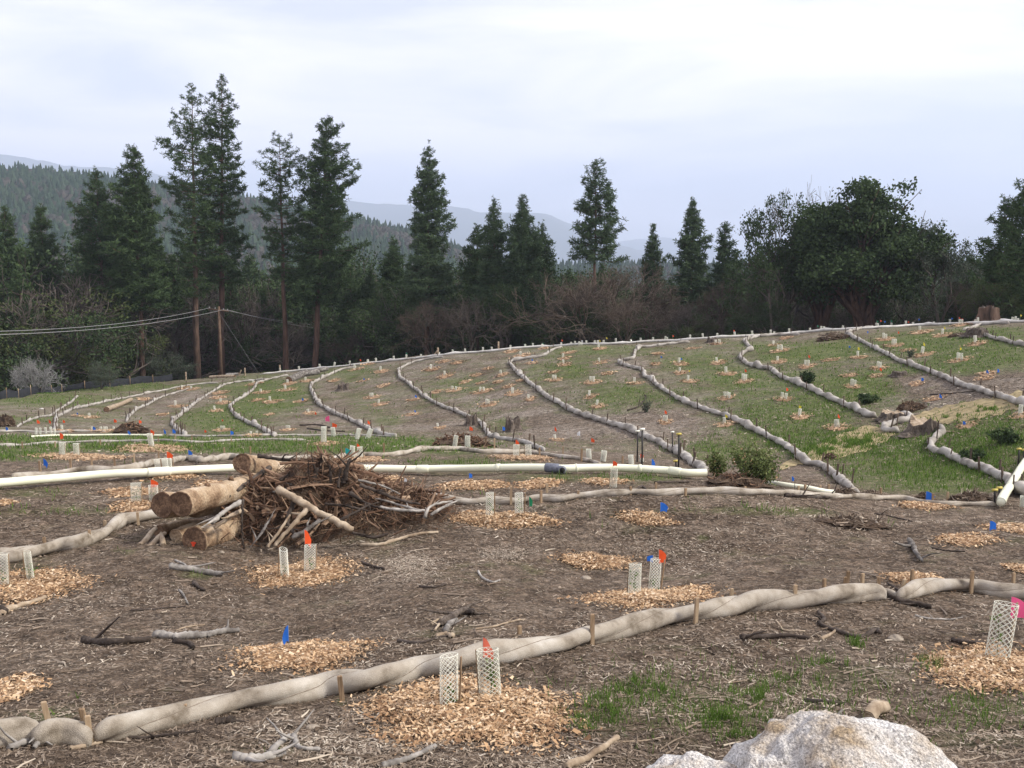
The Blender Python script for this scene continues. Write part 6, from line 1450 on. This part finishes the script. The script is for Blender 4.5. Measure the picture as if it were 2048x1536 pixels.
# lean poles on the crest
for (x_, yb, yt, lb, ln) in [(876,712,695,'upright post of the crossed boards on the crest',0),(866,713,698,'slanting board of the crossed boards on the crest',.75),(997,700,683,'thin lone post on the crest left of centre',0),(490,752,736,'upright pale stake on the left ridge',0),(478,752,740,'leaning pale stake on the left ridge',.4),(560,744,730,'tall white stake on the left ridge',0),(372,759,744,'white stake at the foot of the reddish pine',0)]:
    p = pix(x_, yb); D = hd(p); box_stake(p, (yb-yt)*D/F, .12, 'dead_pale', lb, None, lean=(ln, 0), name='wooden_post')

# ------------------------------------------------------------------ bushes
def bush(x, yb, w_, h_, label, lmat='leafbush', n_=2600, lsize=.035, seed=0, flowers=None, stems=14):
    p = pix(x, yb); D = hd(p); W_m = w_*D/F/2; H_m = h_*D/F; r = np.random.default_rng(seed+500); mb = MB(); tips = []
    for k in range(stems):
        an = r.random()*6.28; q = r.random()**.6; tip = np.array([math.cos(an)*W_m*q, math.sin(an)*W_m*q, H_m*(.55+.45*r.random())*(1-.35*q)])
        P = spline(np.array([[0, 0, -.05], tip*[.35, .35, .5], tip]), 6); mb.add(*sweep(P, np.linspace(.014, .004, 6)*max(1, D/30), 3, cap=False), r=r.random()); tips += [P[2], P[3], P[4], P[5]]
    e = empty('bush', p, label, 'bush'); mb.build('stems', M['twig'], e)
    V, Qd, A_ = leaf_cloud(np.array(tips), n_, np.array([W_m*.16, W_m*.16, H_m*.1]), lsize, seed); mesh_obj('foliage', V, Qd, M[lmat], e, smooth=False, attrs={'rnd': A_})
    if flowers:
        V, Qd, A_ = leaf_cloud(np.array(tips), n_//22, np.array([W_m*.17, W_m*.17, H_m*.12]), lsize*1.1, seed+1); mesh_obj('dry_leaves', V, Qd, M[flowers], e, smooth=False, attrs={'rnd': A_})
bush(1508,972,92,86,'rounded green bush with small leaves at the end of the pipe',n_=4200,lsize=.03,seed=1,flowers='chips',stems=34)
bush(1432,952,50,50,'smaller reddish green bush left of the rounded bush',n_=1800,seed=2,lsize=.03,flowers='chips')
bush(1480,935,40,48,'thin green shoots behind the rounded bush',n_=900,seed=9,lsize=.03)
bush(1615,767,30,26,'dark green shrub beside the tenth hillside roll',lmat='leaf',n_=1500,lsize=.05,seed=3)
bush(1733,806,38,18,'low dark shrub between last two hillside rolls',lmat='leaf',n_=1300,lsize=.05,seed=4)
bush(2010,888,46,30,'dark round shrub low on the right slope',lmat='leaf',n_=1800,lsize=.045,seed=5)
bush(1948,922,46,22,'low dark shrub touching the lowest right roll',lmat='leaf',n_=1500,lsize=.045,seed=6)
bush(1290,825,26,30,'thin twiggy shrub on the middle of the slope',lmat='leafgrey',n_=250,lsize=.04,seed=7)
bush(1820,715,20,16,'pale twiggy shrub near the right crest',lmat='leafgrey',n_=250,lsize=.04,seed=8)

# ------------------------------------------------------------------ white boulder and stones
def boulder(x, y, label, shape, D, sx, sy, sz, seed, matn='rock', nu=90, nv=50, name='boulder', cat='boulder'):
    c = pt(x, y, D); g = float(zat(c[0], c[1])); V_ = []
    th = np.linspace(0, 2*math.pi, nu, endpoint=False); ph = np.linspace(0, math.pi/2*1.25, nv)
    T, Pp = np.meshgrid(th, ph, indexing='ij'); dx, dy, dz = np.sin(Pp)*np.cos(T), np.sin(Pp)*np.sin(T), np.cos(Pp)
    n3 = lambda s_, k: vnoise(dx*s_+dz*s_*.7+20, dy*s_-dz*s_*.6+20, seed+k)-.5
    r_ = 1+.34*n3(1.6, 0)+.20*n3(3.3, 1)+.09*n3(8, 2)+.035*n3(22, 3)+.02*n3(50, 4)
    r_ = np.where(dz > .55, r_*(1-.18*(dz-.55)), r_)
    X, Y, Zz = dx*r_*sx, dy*r_*sy, dz*r_*sz
    V_ = np.stack([X, Y, Zz], -1).reshape(-1, 3)
    i = np.arange(nu)[:, None]; j = np.arange(nv-1)[None]; i2 = (i+1) % nu
    Q_ = np.stack([i*nv+j+0*i, i*nv+j+1, i2*nv+j+1, i2*nv+j], -1).reshape(-1, 4)
    o = mesh_obj(name, V_, Q_, M[matn]); o.location = (c[0], c[1], g + shape); return tag(o, label, cat)
boulder(1668,1560,'large white speckled granite boulder at the bottom right corner',-.05,5.9,.66,.55,.52,5)
boulder(1395,1600,'lower white granite boulder with tan stain at the bottom edge',-.05,5.75,.36,.4,.30,17)
for i, (x_, yb, w_, lb) in enumerate([(958,903,14,'white rock on the roll above the pipe'),(1003,938,6,'small stone near the pipe'),(1172,1157,26,'tan flat stone below the empty chip patch'),(555,1288,14,'tan stone left of the nearest blue flag'),(443,1105,13,'pale stone at the foot of the lowest log'),(640,1343,26,'dark rock at the front of the empty round chip patch'),(1320,1001,7,'small pale stone on the long roll'),(1793,1278,30,'flat tan stone in the right foreground'),(83,818,8,'white rock low on the far left slope'),(1858,806,10,'pale rock beside the tan mat'),(518,1400,6,'white pebble above the nearest roll'),(625,1456,30,'flat grey stone in front of the nearest roll'),(1700,1046,30,'grey rock on the low dark mound')]):
    p = pix(x_, yb); D = hd(p); s_ = w_*D/F/2
    boulder(x_, yb, lb, -s_*.1, D, s_, s_*.8, s_*.6, 60+i, 'dead_dark' if 'dark' in lb[:5] else ('rock' if 'white' in lb else 'stone'), 18, 10, 'rock', 'rock')

# ------------------------------------------------------------------ haze: one closed box of even pale air
me = bpy.data.meshes.new('haze'); X0, X1, Y0, Y1, Z0, Z1 = -11000, 11000, -60, 14500, -140, 900
me.from_pydata([(x_, y_, z_) for z_ in (Z0, Z1) for x_, y_ in ((X0, Y0), (X1, Y0), (X1, Y1), (X0, Y1))], [], [(3,2,1,0),(4,5,6,7),(0,1,5,4),(1,2,6,5),(2,3,7,6),(3,0,4,7)])
hz = bpy.data.objects.new('haze', me); C.objects.link(hz); hm = bpy.data.materials.new('haze_air'); hm.use_nodes = True; t = hm.node_tree; t.nodes.remove(t.nodes['Principled BSDF'])
pv = t.nodes.new('ShaderNodeVolumePrincipled'); pv.inputs['Color'].default_value = (.71,.81,1,1); pv.inputs['Density'].default_value = HAZE = 1.8e-4; pv.inputs['Anisotropy'].default_value = .1
t.links.new(pv.outputs[0], t.nodes['Material Output'].inputs['Volume']); me.materials.append(hm)
tag(hz, 'pale blue haze filling the valley air', 'haze', kind='stuff')
